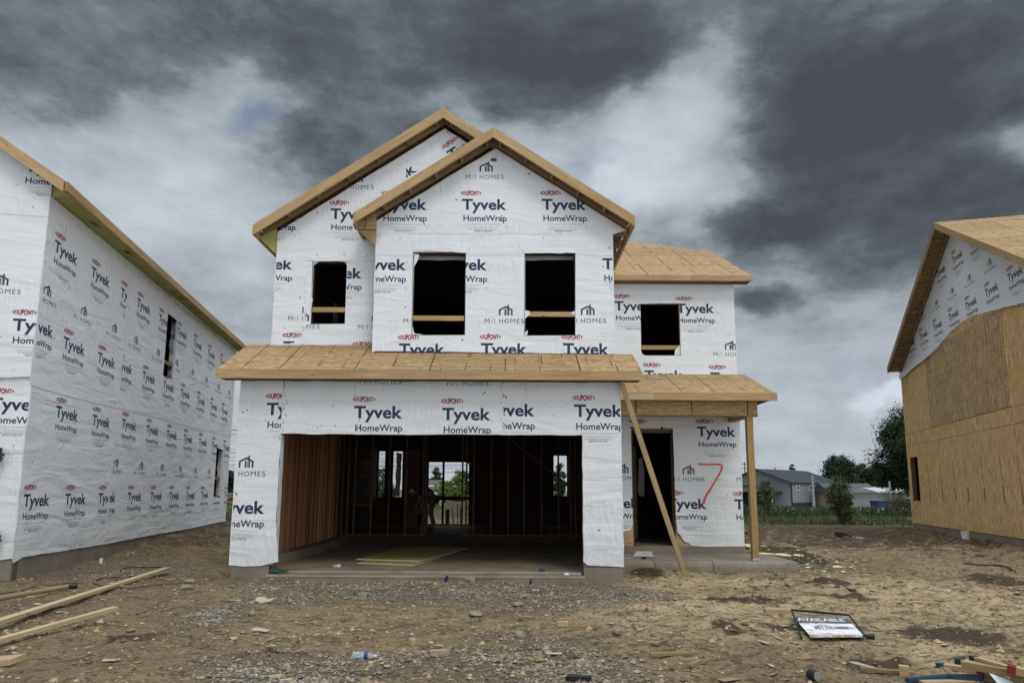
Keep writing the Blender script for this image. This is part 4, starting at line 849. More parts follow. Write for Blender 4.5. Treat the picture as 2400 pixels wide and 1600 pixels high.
def r_extra(mb):
    tri_flap(mb, RF, wavy([(-.03, 5.72), (.6, 5.86), (1.9, 5.94), (3.4, 5.93), (4.8, 6.12), (5.3, 6.20), (4.0, 5.94), (3.0, 5.80), (1.7, 5.72), (.7, 5.60), (.05, 5.56)], .01, .1, 5), .05)
    tri_flap(mb, RF, wavy([(7.0, 6.24), (8.2, 6.20), (9.4, 6.05), (10.0, 5.96), (10.0, 5.80), (9.0, 5.96), (8.1, 6.08)], .01, .1, 5), .06)
wrap_wall('gable_wrap', RF, sh, [], rp, 151, right, dens=.6, extra=r_extra, ku=1.0)
# stencilled rows on the lower boards: vertical strings of small characters, too worn to read
mb = MB(); rr = random.Random(5)
for u in (2.12, 3.27, 4.38, 5.35, 6.5, 7.67, 8.67, 9.6):
    for z0, z1 in ((2.33, 1.72), (1.60, 1.20)):
        z = z0
        while z > z1:
            h = rr.uniform(.012, .03); w0 = rr.uniform(.07, .11) if z1 < 1.5 else rr.uniform(.035, .06)
            uu = u + .03 * (2.3 - z); mb.face([RF.P(uu, z - h, .004), RF.P(uu + w0, z - h * .8, .004), RF.P(uu + w0 * rr.uniform(.5, 1), z, .004), RF.P(uu + w0 * .1, z, .004)], MT['black'], [(0, 0)] * 4); z -= h + rr.uniform(.008, .02)
mb.build('stamped_marks', right)
mb = MB(); mb.tube([RF.P(1.12, 1.16, .03), RF.P(.6, .9, .06), RF.P(.12, .62, .05), RF.P(-.02, .45, .05)], .008, MT['green'], 5); mb.build('cord', right)
# roof: ridge and eaves run across the street front
hl = pk[0] - et[0]; lnr = hl * math.hypot(1, slr); Lr = 13.0
Of = RO.P(et[0], et[1], 0); On = RO.P(et[0] + 2 * hl, et[1], 0)
bk = plank_plane('roof_deck', Of, g_, RF.A + Z3 * slr, [(0, 0), (Lr, 0), (Lr, lnr), (0, lnr)], 'osb', right)
nr = plank_plane('roof_deck', On, g_, -RF.A + Z3 * slr, [(0, 0), (Lr, 0), (Lr, lnr), (0, lnr)], 'osb', right)
def rake3(O, dirv, ln_, h, th, mat, par, name='rake_board'):
    mb = MB(); Q = [O - Z3 * h, O + dirv * ln_ - Z3 * h, O + dirv * ln_, O.copy()]; P_ = [q + th for q in Q]; uv = [(0, 0), (ln_, 0), (ln_, h), (0, h)]
    mb.face(P_, MT[mat], uv); mb.face(Q[::-1], MT[mat], uv[::-1])
    for a, b in ((0, 1), (1, 2), (2, 3), (3, 0)): mb.face([Q[a], Q[b], P_[b], P_[a]], MT[mat], [(0, 0), (2, 0), (2, .04), (0, .04)])
    bm_ = mb.build(name, par, merge=True); return bm_
dA = (RF.A + Z3 * slr).normalized(); dB = (-RF.A + Z3 * slr).normalized()
rake3(Of, dA, lnr, .21, RF.N * .038, 'lumber_dull', bk); rake3(On, dB, lnr, .21, RF.N * .038, 'lumber', nr)
rake3(Of - RF.N * (ovr - .06) - Z3 * .03, dA, lnr, .2, RF.N * .038, 'lumber_dull', bk, 'ledger'); rake3(On - RF.N * (ovr - .06) - Z3 * .03, dB, lnr, .2, RF.N * .038, 'lumber_dull', nr, 'ledger')
for i in range(1, 11):
    mb = MB(); c = Of + dA * (lnr * i / 11) - Z3 * .14 - RF.N * (ovr - .09); mb.obox(c, RF.N * (ovr - .09), RF.A * .038, Z3 * .09, MT['lumber_dull']); mb.build('lookout', bk)
mb = MB(); mb.obox(Of - RF.A * .04 + g_ * .0, g_ * Lr, RF.A * .038, Z3 * -.17, MT['lumber']); mb.build('fascia', bk)
mb = MB(); mb.obox(On + RF.A * .002, g_ * Lr, RF.A * .038, Z3 * -.17, MT['lumber']); mb.build('fascia', nr)
window_frame(RF, rwn, None, mat='framing', par=right)

# ================================================================== GROUND
def lattice(seed, n=256): return np.random.default_rng(seed).random((n, n))
def vnoise(x, y, s, seed):
    g = lattice(seed); n = g.shape[0]; x = x / s + 1000.3; y = y / s + 1000.7; xi = np.floor(x).astype(int); yi = np.floor(y).astype(int); fx = x - xi; fy = y - yi
    fx = fx * fx * (3 - 2 * fx); fy = fy * fy * (3 - 2 * fy); a = g[xi % n, yi % n]; b = g[(xi + 1) % n, yi % n]; c = g[xi % n, (yi + 1) % n]; d = g[(xi + 1) % n, (yi + 1) % n]
    return (a * (1 - fx) + b * fx) * (1 - fy) + (c * (1 - fx) + d * fx) * fy - .5
def fbm(x, y, s, o, seed, g=.5):
    r = 0; a = 1
    for i in range(o): r = r + a * vnoise(x, y, s, seed + i); s *= .5; a *= g
    return r
def ell(x, y, px, py, rx, ry, z=0):
    c = G(px, py, z); wx = rx * c.y / FPX; wy = ry * c.y ** 2 / (FPX * ZC); return np.clip(1.25 - np.sqrt(((x - c.x) / wx) ** 2 + ((y - c.y) / wy) ** 2), 0, 1)
def masks(x, y):
    j = fbm(x, y, .7, 4, 90) * .5
    gv = np.zeros_like(x); mud = np.zeros_like(x); sand = np.zeros_like(x)
    for a in ((1000, 1385, 420, 24), (800, 1378, 260, 20), (1300, 1400, 220, 38), (690, 1590, 230, 60), (1250, 1570, 240, 70), (1450, 1400, 120, 30), (200, 1330, 260, 22), (520, 1440, 60, 40), (1000, 1560, 160, 30)): gv = np.maximum(gv, ell(x, y, *a) + j * .8 * (ell(x, y, *a) > 0))
    for a in ((1950, 1370, 100, 15), (1735, 1413, 140, 14), (2230, 1500, 150, 26), (2350, 1362, 90, 14), (500, 1245, 70, 30), (1700, 1500, 40, 20), (620, 1548, 100, 14), (1500, 1335, 50, 25), (1840, 1310, 90, 25), (2060, 1560, 120, 14), (1980, 1405, 80, 8), (330, 1520, 120, 12), (1900, 1480, 160, 12)): mud = np.maximum(mud, ell(x, y, *a))
    rt = np.abs(fbm(x * .45 + y * .15, y * 1.5, .9, 4, 151)); mud = np.maximum(mud, np.clip(x / 2.0, 0, 1) * np.clip((21 - y) / 3, 0, 1) * np.clip(.62 - rt * 9, 0, .62)); mud = np.maximum(mud, .8 * np.clip(.5 - rt * 9, 0, .5))
    far = np.clip((y - 15.0) / 2.5, 0, 1) * np.clip((x - 4.4) / 1.5, 0, 1) * np.clip((29.5 - y) / 2, 0, 1); mud = np.maximum(mud, far * .62)
    mud = np.maximum(mud, .6 * np.clip((y - 14) / 3, 0, 1) * np.clip((-4.7 - x) / .5, 0, 1) * np.clip((26 - y) / 3, 0, 1))
    for a in ((1750, 1440, 420, 60), (2200, 1400, 300, 60), (1650, 1365, 200, 22), (2300, 1560, 180, 60), (1550, 1450, 150, 40)): sand = np.maximum(sand, ell(x, y, *a))
    sand = np.clip(sand + .30 * np.clip((24 - y) / 4, 0, 1) * np.clip((x + 6) / 4, 0, 1), 0, 1) * (1 - np.clip(gv, 0, 1))
    gr = np.clip((y - 27.0 - 3 * fbm(x, y, 4, 3, 7)) / 1.5, 0, 1)
    md = np.exp(-(((x + 2.2) / 1.5) ** 2 + ((y - 29.5) / 1.8) ** 2)); gr = gr * (1 - np.clip(md * 2, 0, 1)); mud = np.maximum(mud, .75 * np.clip(md * 2, 0, 1)); sand = sand * (1 - np.clip(md * 2, 0, 1)); gr = gr * (1 - np.clip((y - 110) / 20, 0, .5))
    return np.clip(gv, 0, 1), mud, sand, gr
def height(x, y):
    gv, mud, sand, gr = masks(x, y); nearf = np.clip((30 - y) / 12, 0, 1)
    h = .05 * fbm(x, y, 2.3, 3, 3) * 1.3 + nearf * (.05 * fbm(x, y, .60, 5, 11, .58) + .016 * vnoise(x, y, .12, 31))
    # churned tracks in the mud: long ridges running across
    rg = np.abs(fbm(x * .33 + y * .12, y * 1.5, .42, 3, 51)); r2 = np.abs(fbm(x * .55 + y * .2 + .3 * vnoise(x, y, .5, 8), y * 1.9, .19, 3, 57)); h = h + nearf * np.clip(mud * 1.5, 0, 1) * (.17 * r2 - .02) + nearf * np.clip(x / 2.5, 0, 1) * (.07 * np.clip(rg - .06, 0, 1)) + nearf * sand * .05 * fbm(x * .5, y * 1.2, .4, 3, 61)
    h = h + .13 * np.exp(-(((x - 1.7) / 1.4) ** 2 + ((y - 7.6) / 1.1) ** 2)) + .10 * np.exp(-(((x + 3.4) / 1.3) ** 2 + ((y - 6.6) / 1.2) ** 2))
    h = h + .05 * np.exp(-(((x + 3.6) / .5) ** 2 + ((y - 10.95) / .25) ** 2)) + gv * .02
    h = h + .85 * np.exp(-(((x + 2.2) / 1.3) ** 2 + ((y - 29.5) / 1.6) ** 2)) * (1 + .5 * fbm(x, y, .5, 3, 5))
    h = h - 2.1 * np.clip((y - 42) / 70, 0, 1) ** 1.2 + .10 * np.clip((y - 12) / 12, 0, 1)
    h = h + np.clip(mud * 1.4, 0, 1) * (.30 * np.abs(vnoise(x * .35, y, .33, 77)) + .10 * np.abs(fbm(x * .6, y, .9, 3, 79))) * np.clip((y - 14) / 3, 0, 1) * np.clip((27 - y) / 2, 0, 1)
    sg = np.exp(-(((x - 3.4) / 1.0) ** 2 + ((y - 7.6) / 1.1) ** 2) ** 2); h = h * (1 - sg) + .045 * sg
    pd = G(1985, 1259); h = h - .13 * np.exp(-(((x - pd.x) / 1.3) ** 2 + ((y - pd.y) / 2.6) ** 2) ** 2)
    return h
def spread(a, b, st, lo, hi, g=1.12):
    v = list(np.arange(a, b, st)); s_ = st
    while v[-1] < hi: s_ *= g; v.append(v[-1] + s_)
    s_ = st; w_ = [v[0]]
    while w_[-1] > lo: s_ *= g; w_.append(w_[-1] - s_)
    return np.array(w_[:0:-1] + v)
xs = spread(-10, 15, .05, -900, 900, 1.13); ys = spread(4.3, 26, .05, .5, 1600, 1.06)
gx, gy = np.meshgrid(xs, ys); gz = height(gx, gy); nx_, ny_ = len(xs), len(ys)
def ground(x, y):
    i = min(max(int(np.searchsorted(xs, x)) - 1, 0), nx_ - 2); j = min(max(int(np.searchsorted(ys, y)) - 1, 0), ny_ - 2)
    fx = (x - xs[i]) / (xs[i + 1] - xs[i]); fy = (y - ys[j]) / (ys[j + 1] - ys[j])
    return float((gz[j, i] * (1 - fx) + gz[j, i + 1] * fx) * (1 - fy) + (gz[j + 1, i] * (1 - fx) + gz[j + 1, i + 1] * fx) * fy)
def quick_mesh(name, co, faces4, mats, k=4, smooth=False, midx=None):
    me = bpy.data.meshes.new(name); nv, nf = len(co), len(faces4); me.vertices.add(nv); me.vertices.foreach_set('co', np.asarray(co, dtype=np.float32).ravel())
    me.loops.add(nf * k); me.loops.foreach_set('vertex_index', np.asarray(faces4, dtype=np.int32).ravel()); me.polygons.add(nf); me.polygons.foreach_set('loop_start', np.arange(0, nf * k, k, dtype=np.int32))
    for m in mats: me.materials.append(m)
    if midx is not None: me.polygons.foreach_set('material_index', np.asarray(midx, dtype=np.int32))
    me.polygons.foreach_set('use_smooth', np.full(nf, smooth)); me.update(calc_edges=True); o = bpy.data.objects.new(name, me); COL.objects.link(o); return o
idx = np.arange(nx_ * ny_).reshape(ny_, nx_); F4 = np.stack([idx[:-1, :-1], idx[:-1, 1:], idx[1:, 1:], idx[1:, :-1]], -1).reshape(-1, 4)
gd = quick_mesh('ground', np.stack([gx, gy, gz], -1).reshape(-1, 3), F4, [ground_mat()], smooth=True); tag(gd, kind='structure')
for nm, arr in zip(('gravel', 'mud', 'sand', 'grass'), masks(gx, gy)):
    at = gd.data.attributes.new(nm, 'FLOAT', 'POINT'); at.data.foreach_set('value', arr.ravel().astype(np.float32))
def on(px, py, dz=0.0):
    """the spot of ground seen there"""
    p = G(px, py, 0)
    for _ in range(6): p = G(px, py, ground(p.x, p.y))
    return Vector((p.x, p.y, ground(p.x, p.y) + dz))
# loose stones
def stones(name, pts, sizes, mats, label, flat=.65, seed=0):
    r = np.random.default_rng(seed); base = np.array([(1, 0, 0), (-1, 0, 0), (0, 1, 0), (0, -1, 0), (0, 0, 1), (0, 0, -1)], float)
    fc = np.array([(0, 2, 4), (2, 1, 4), (1, 3, 4), (3, 0, 4), (2, 0, 5), (1, 2, 5), (3, 1, 5), (0, 3, 5)]); n = len(pts)
    v = base[None] * r.uniform(.6, 1.25, (n, 6, 1)) + r.uniform(-.28, .28, (n, 6, 3)); v[:, :, 2] *= flat
    a = r.uniform(0, 6.28, n); c, s_ = np.cos(a), np.sin(a); x = v[:, :, 0] * c[:, None] - v[:, :, 1] * s_[:, None]; y = v[:, :, 0] * s_[:, None] + v[:, :, 1] * c[:, None]
    v = np.stack([x, y, v[:, :, 2]], -1) * sizes[:, None, None] + pts[:, None, :]; f = (fc[None] + (np.arange(n) * 6)[:, None, None]).reshape(-1, 3)
    mi = np.repeat(r.integers(0, len(mats), n), 8); o = quick_mesh(name, v.reshape(-1, 3), f, mats, 3, False, mi); return tag(o, label, 'debris' if 0 else 'stones', None, 'stuff')
def scatter(n, x0, x1, y0, y1, wfun, seed):
    r = np.random.default_rng(seed); x = r.uniform(x0, x1, n); y = y0 * (y1 / y0) ** r.random(n); m = r.random(n) < wfun(x, y)
    # nothing inside the slabs
    m &= ~((x > -4.45) & (x < 1.78) & (y > 11.16)) & ~((x > 1.75) & (x < 5.0) & (y > 12.6)); m &= ~(((x - PL.x) * LS.N.x + (y - PL.y) * LS.N.y < .0) & (y > 9.7)); x, y = x[m], y[m]; return x, y
gcol = [plain('gravel_a', (.27, .235, .185), .95, var=.4), plain('gravel_b', (.18, .155, .12), .95, var=.4), plain('gravel_c', (.35, .315, .255), .95, var=.3), plain('gravel_d', (.235, .185, .13), .95, var=.4)]
x, y = scatter(170000, -7, 4, 4.6, 12.5, lambda x, y: np.clip(masks(x, y)[0], 0, 1) ** 1.3 * np.clip(.75 + 1.6 * fbm(x, y, .5, 4, 171), .12, 1), 2); z = height(x, y); sz = RNG.gamma(2.6, .0034, len(x)) + .0045
stones('gravel', np.stack([x, y, z + sz * .25], -1), sz, gcol, 'loose grey crushed stone spread in front of the garage and across the yard', seed=3)
dcol = [plain('clod_a', (.26, .185, .10), .95, var=.4), plain('clod_b', (.16, .11, .07), .95, var=.4), plain('clod_c', (.42, .32, .19), .95, var=.3)]
x, y = scatter(90000, -10, 14, 4.6, 22, lambda x, y: .14 + .6 * np.clip(fbm(x, y, .8, 4, 71) * 2, 0, 1) + .3 * masks(x, y)[1], 5); z = height(x, y); sz = RNG.gamma(1.6, .006, len(x)) + .004
stones('dirt_clods', np.stack([x, y, z + sz * .2], -1), sz, dcol, 'crumbs and clods of dry brown earth all over the ground', seed=4)
x, y = scatter(5200, -9, 14, 4.6, 20, lambda x, y: .25 + .5 * (x > 2), 9); z = height(x, y); n = len(x); r = np.random.default_rng(6)
a = r.uniform(0, 3.14, n); l = r.gamma(1.5, .012, n) + .008; w_ = l * r.uniform(.08, .5, n); dx, dy = np.cos(a), np.sin(a); cz = z + .012
co = np.stack([np.stack([x + sx_ * l * dx - sy_ * w_ * dy, y + sx_ * l * dy + sy_ * w_ * dx, cz + r.uniform(-.004, .008, n)], -1) for sx_, sy_ in ((-1, -1), (1, -1), (1, 1), (-1, 1))], 1)
o = quick_mesh('wood_chips', co.reshape(-1, 3), np.arange(n * 4).reshape(n, 4), [MT['lumber_pale'], MT['lumber_dull'], MT['card']], 4, False, r.integers(0, 3, n)); tag(o, 'small pale wood splinters and chips strewn over the dirt', 'wood chips', None, 'stuff')
# puddle
pc = G(1985, 1259); pz = ground(pc.x, pc.y) + .10
m, t, b = new_mat('puddle_water'); b.inputs['Base Color'].default_value = (.05, .045, .04, 1); b.inputs['Roughness'].default_value = .04; b.inputs['Specular IOR Level'].default_value = .9
mb = MB(); pp = [G(px, py, pz) for px, py in ((1955, 1245), (1975, 1247), (1992, 1254), (2020, 1259), (2050, 1262), (2035, 1268), (2005, 1270), (1984, 1265), (1966, 1256))]; mb.face(pp, m); tag(mb.build('puddle'), kind='structure')

# ================================================================== VEGETATION
def leaves(rng, centers, rad, per, size, zflat=.8):
    n = len(centers) * per; c = np.repeat(centers, per, 0); rr_ = np.repeat(rad, per)
    p = c + rng.normal(0, 1, (n, 3)) * rr_[:, None] * np.array([.55, .55, .55 * zflat])
    u = rng.normal(0, 1, (n, 3)); u /= np.linalg.norm(u, axis=1)[:, None]; w_ = rng.normal(0, 1, (n, 3)); v = np.cross(u, w_); v /= np.linalg.norm(v, axis=1)[:, None]
    s_ = size * rng.uniform(.5, 1.4, n)[:, None]; return np.stack([p - u * s_, p - v * s_ * .5, p + u * s_, p + v * s_ * .5], 1)
def tree(name, x, y, z, h, r, label, cat='tree', mat='dark', group=None, trunk=.3, nc=90, per=40, size=.12, seed=1, lean=0, crown0=.2, shape=1.0):
    rng = np.random.default_rng(seed); e = empty(name, (x, y, z), label, cat, group); rr_ = random.Random(seed)
    ca = []; k = 0
    lobes = [(rng.uniform(-.55, .55), rng.uniform(-.5, .5), rng.uniform(crown0 + .12, .86), rng.uniform(.28, .5)) for _ in range(7)] + [(0, 0, .55, .6), (0, 0, .86, .28)]
    while len(ca) < nc and k < 40000:
        k += 1; q = rng.uniform(-1, 1, 2); f = rng.uniform(crown0, 1.0)
        ok = any(((q[0] - a) / w_) ** 2 + ((q[1] - b) / w_) ** 2 + ((f - c) / (w_ * .62)) ** 2 < 1 for a, b, c, w_ in lobes)
        prof = math.sin(math.pi * min(1, max(0, (f - crown0) / (1 - crown0)) ** shape)) ** .6
        if ok and math.hypot(*q) < prof: ca.append((x + q[0] * r + lean * f, y + q[1] * r, z + f * h))
    ca = np.array(ca); v = leaves(rng, ca, rng.uniform(.6, 1.2, len(ca)) * r * .20, int(per * 1.9), size * .74); n = len(v)
    o = quick_mesh('crown', (v.reshape(-1, 3) - np.array([x, y, z])), np.arange(n * 4).reshape(n, 4), [LEAF[mat]], 4); o.parent = e
    mb = MB(); mb.tube([(x, y, z - .3), (x + lean * .1, y, z + h * .3), (x + lean * .5, y, z + h * .6), (x + lean, y, z + h * .92)], [trunk, trunk * .8, trunk * .5, trunk * .12], MT['bark'], 7)
    for i in range(9):
        f = rr_.uniform(crown0, .75); a = rr_.uniform(0, 6.28); l = r * rr_.uniform(.4, .8)
        mb.tube([(x + lean * f, y, z + h * f), (x + lean * f + math.cos(a) * l * .5, y + math.sin(a) * l * .5, z + h * f + l * .35), (x + lean * f + math.cos(a) * l, y + math.sin(a) * l, z + h * f + l * .6)], [trunk * .35, trunk * .22, trunk * .05], MT['bark'], 5)
    mb.build('trunk', e, smooth=True); return e
def place(px, py_top, py_base, Y, zb=None):
    """ground point under px at distance Y and the height that reaches py_top"""
    q = atY(px, py_top, Y); zb = ground(q.x, Y) if zb is None else zb; return q.x, Y, zb, q.z - zb
def ptree(px, pyt, Y, wpx, **k):
    x, y, z, h = place(px, pyt, 0, Y); return tree(k.pop('name', 'broadleaf_tree'), x, y, z, h, wpx / 2 * Y / FPX, **k)
TG = 'trees beyond the field'
ptree(2128, 955, 105, 175, label='tallest dark green tree rising behind the tan right house', group=TG, nc=330, per=60, size=.24, seed=3, trunk=.5, crown0=.08)
ptree(2190, 1010, 112, 150, label='dark tree mostly hidden behind the tan right house', group=TG, nc=120, per=30, size=.3, seed=33, trunk=.4, crown0=.08)
ptree(1966, 1068, 175, 112, label='round dark tree behind the white-roofed shed roofline of the low building', group=TG, nc=260, per=45, size=.33, seed=4, trunk=.5, crown0=.12)['label'] = 'round dark tree standing right of the grey metal building, above its low wing'
for i, (px, py, w_, lb) in enumerate(((2024, 1090, 90, 'lower dark tree right of the round tree behind the low building'), (2062, 1092, 90, 'small dark tree left of the tallest tree, behind the low building'), (2096, 1078, 95, 'dark tree under the tallest tree, behind the far buildings'))):
    ptree(px, py, 190, w_, label=lb, group=TG, nc=190, per=40, size=.36, seed=50 + i, crown0=.05)
ptree(1852, 1081, 200, 30, label='small round-topped tree showing above the ridge of the grey metal building', group=TG, nc=50, per=35, size=.35, seed=60, crown0=.3)
for i, (px, py, w_, lb) in enumerate(((1816, 1091, 12, 'little conifer poking above the dark roof of the grey building'), (1828, 1096, 8, 'tiny treetop beside the little conifer over the grey roof'), (1797, 1095, 10, 'leftmost tiny treetop over the grey metal roof'))):
    ptree(px, py, 230, w_, label=lb, group=TG, nc=24, per=25, size=.35, seed=70 + i, crown0=.3)
# trees seen through the house and in the gap on the left
for i, (px, py, w_, Y, lb) in enumerate(((1022, 1098, 44, 130, 'dark tree seen through the left pane of the rear doorway'), (1088, 1099, 46, 135, 'dark tree seen through the right edge of the rear doorway'), (898, 1100, 60, 135, 'dark tree seen through the narrow rear window left of the doorway'),
                                      (1310, 1085, 40, 130, 'dark tree seen through the rear window beside the stair'), (1352, 1082, 50, 132, 'dark tree seen through the rightmost rear window slot'))):
    ptree(px, py, Y, w_ * 1.25, label=lb, group='trees seen through the house', nc=70, per=35, size=.26, seed=80 + i, crown0=.03)
for i, (px, py, w_, lb) in enumerate(((505, 1096, 60, 'dark hedge tree in the gap, next to the left house'), (545, 1095, 52, 'dark hedge tree in the gap, next to the garage corner'), (585, 1097, 60, 'dark hedge tree hidden mostly behind the garage corner'))):
    ptree(px, py, 95, w_, label=lb, group='trees in the gap between the houses', nc=110, per=40, size=.2, seed=90 + i, crown0=.02)
# young trees
def sapling(px, pyt, Y, wpx, label, mat, seed, nc=46, per=26, size=.05):
    x, y, z, h = place(px, pyt, 0, Y); return tree('young_tree', x, y, z, h, wpx / 2 * Y / FPX, label, 'young tree', mat, 'young trees on the field edge', trunk=.03, nc=nc, per=per, size=size, seed=seed, crown0=.05, shape=.55)
sapling(1797, 1116, 36, 58, 'slim young tree right of the porch post, in front of the grey building', 'olive', 5, 70, 30)
sapling(1964, 1116, 28.5, 80, 'bushier young tree in front of the grey building right end', 'olive', 6, 130, 34)
x, y, z, h = place(1072, 1100, 0, 34); tree('young_tree', x, y, z, h, .66, 'bright yellow-green young tree seen through the garage and rear doorway', 'young tree', 'lime', 'young trees on the field edge', trunk=.03, nc=110, per=40, size=.05, seed=8, crown0=.1)
x, y, z, h = place(1040, 1118, 0, 36); tree('young_tree', x, y, z, h, .6, 'shorter yellow-green young tree behind the left pane of the rear doorway', 'young tree', 'lime', 'young trees on the field edge', trunk=.03, nc=80, per=34, size=.05, seed=9, crown0=.05)
x, y, z, h = place(2092, 1150, 0, 40); tree('scrub_bush', x, y, z, h, 1.0, 'thin purplish-grey bare scrub bush left of the tan house', 'bush', 'dull', None, trunk=.05, nc=70, per=26, size=.035, seed=18, crown0=.03)
for i, (px, lb) in enumerate(((2120, 'dark bush against the far corner of the tan house'), (1722, 'dark bush between the white wrap and the porch post'))):
    x, y, z, h = place(px, 1168, 0, 41); tree('scrub_bush', x, y, z, h, .9, lb, 'bush', 'dark', None, trunk=.04, nc=50, per=30, size=.06, seed=25 + i, crown0=.02)
# grass strip, tall weeds with white flower heads
def blades(name, n, x0, x1, y0, y1, h0, h1, w_, mats, label, cat, seed, wf=None):
    r = np.random.default_rng(seed); x = r.uniform(x0, x1, n); y = r.uniform(y0, y1, n)
    if wf is not None: m = r.random(n) < wf(x, y); x, y = x[m], y[m]; 
    n = len(x); z = height(x, y) - .02; h = r.uniform(h0, h1, n); a = r.uniform(0, 3.14, n); dx, dy = np.cos(a) * w_, np.sin(a) * w_; lx, ly = r.normal(0, .25, n) * h, r.normal(0, .25, n) * h
    co = np.stack([np.stack([x - dx, y - dy, z], -1), np.stack([x + dx, y + dy, z], -1), np.stack([x + lx, y + ly, z + h], -1)], 1)
    return tag(quick_mesh(name, co.reshape(-1, 3), np.arange(n * 3).reshape(n, 3), mats, 3, False, r.integers(0, len(mats), n)), label, cat, None, 'stuff')
blades('grass', 60000, -26, 40, 26.5, 44, .05, .22, .02, [LEAF['grass'], LEAF['mid']], 'short green grass along the far edge of the lots', 'grass', 3, lambda x, y: masks(x, y)[3])
blades('tall_weeds', 26000, 8, 48, 38, 47, .22, .60, .03, [LEAF['mid'], LEAF['dull'], LEAF['dark']], 'tall dark weeds in front of the grey building', 'weeds', 4)
blades('tall_weeds', 9000, -28, 4, 42, 50, .2, .6, .03, [LEAF['mid'], LEAF['dull'], LEAF['lime']], 'weeds seen through and left of the middle house', 'weeds', 5)
blades('dry_grass', 1800, -5.2, -4.4, 20, 40, .1, .35, .012, [LEAF['dull'], LEAF['mid']], 'rank grass in the gap left of the middle house', 'grass', 6)
r = np.random.default_rng(9); n = 100; fx = r.uniform(14, 34, n); fy = r.uniform(37.6, 39, n); fz = height(fx, fy) + r.uniform(.25, .52, n)
v = leaves(r, np.stack([fx, fy, fz], -1), np.full(n, .03), 3, .035); tag(quick_mesh('white_flowers', v.reshape(-1, 3), np.arange(len(v) * 4).reshape(-1, 4), [MT['white']], 4), 'white flower heads among the tall weeds', 'flowers', None, 'stuff')
x, y = scatter(30, -1, 0, 5, 6, lambda x, y: x * 0, 1)

# ================================================================== FAR BUILDINGS
def gz_(x, y): return ground(x, y)
e = empty('metal_building', (61, 150, -2), 'large grey metal building with dark roof and three small square windows', 'building')
C0 = Vector((60.9, 150, 0)); a1 = Vector((-.66, .75, 0)).normalized(); a2 = Vector((.75, .66, 0)).normalized(); W_, L2 = 16.0, 24.0; zb, zw, zp = -3.0, 3.55, 6.45
GFm = Frame(C0.x, C0.y, -a1.x, -a1.y); SFm = Frame(C0.x, C0.y, a2.x, a2.y)
mb = MB(); mb.prism(GFm.O, GFm.A, GFm.B, GFm.N, [[(-W_, zb), (0, zb), (0, zw), (-W_ / 2, zp - .15), (-W_, zw)]], -.2, 0, MT['siding']); mb.prism(SFm.O, SFm.A, SFm.B, SFm.N, [rect(.0, L2, zb, zw)], -.2, -.001, MT['siding']); mb.build('wall', e)
mb = MB(); mb.prism(GFm.O, GFm.A, GFm.B, GFm.N, [rect(-.18, .0, zb, zw)], 0, .05, MT['droof']); mb.prism(SFm.O, SFm.A, SFm.B, SFm.N, [rect(0, .18, zb, zw)], 0, .05, MT['droof']); mb.prism(SFm.O, SFm.A, SFm.B, SFm.N, [rect(.2, L2, zb, -.95)], 0, .06, MT['droof']); mb.build('corner_trim', e)
mb = MB()
ee = C0 - Vector((0, 0, 0)); 
for s_ in (0, 1):
    O_ = C0 + (a1 * (W_ + .6) if s_ else -a1 * .6) - a2 * .8 + Z3 * (zw - .15); B_ = ((-a1 if s_ else a1) * (W_ / 2 + .6) + Z3 * (zp - zw + .25)); l_ = B_.length; B_.normalize(); N_ = a2.cross(B_); N_ = N_ if N_.z > 0 else -N_
    mb.prism(O_, a2, B_, N_, [[(0, 0), (L2 + 1.2, 0), (L2 + 1.2, l_), (0, l_)]], -.22, 0, MT['droof'])
mb.build('roof', e)
for i, px in enumerate((1870.5, 1899, 1927)):
    u = SFm.uz(px, 1142.5)[0]; z = SFm.uz(px, 1142.5)[1]; mb = MB(); mb.prism(SFm.O, SFm.A, SFm.B, SFm.N, [rect(u - .72, u + .72, z - .55, z + .55), rect(u - .5, u + .5, z - .36, z + .36)], 0, .10, MT['trim']); wo = mb.build('window', e)
    mb = MB(); mb.prism(SFm.O, SFm.A, SFm.B, SFm.N, [rect(u - .5, u + .5, z - .36, z + .36)], .01, .04, MT['dark']); mb.build('pane', wo)
for u0, zz in ((-4.6, 1.45),):
    up_z = 3.0; mb = MB(); cx_ = -8.2
    for s_ in (-1, 1):
        A_ = GFm.A * s_; B_ = (GFm.N).normalized(); O_ = GFm.P(cx_, 3.0, 0); e2 = GFm.P(cx_ + s_ * 6.2, 1.35, 0); d2 = (e2 - O_).normalized(); N_ = d2.cross(B_); N_ = N_ if N_.z > 0 else -N_
        mb.prism(O_, d2, B_, N_, [[(0, 0), ((e2 - O_).length, 0), ((e2 - O_).length, 3.4), (0, 3.4)]], -.25, 0, MT['droof'])
    mb.prism(GFm.O, GFm.A, GFm.B, GFm.N, [[(cx_ - 5.6, 1.4), (cx_ + 5.6, 1.4), (cx_, 2.8)]], 3.0, 3.1, MT['siding']); mb.build('porch_roof', e)
    mb = MB(); mb.prism(GFm.O, GFm.A, GFm.B, GFm.N, [rect(cx_ - 4.6, cx_ + 4.2, -2.0, 1.3)], .01, .06, MT['dark']); mb.build('porch_shade', e)  # flat dark panel on the wall stands in for shade under the porch roof
    for s_ in (-5.2, 5.2):
        mb = MB(); mb.obox(GFm.P(cx_ + s_ - .12, -2.6, 2.8), GFm.A * .24, GFm.N * .24, Z3 * 4.0, MT['trim']); mb.build('porch_post', e)
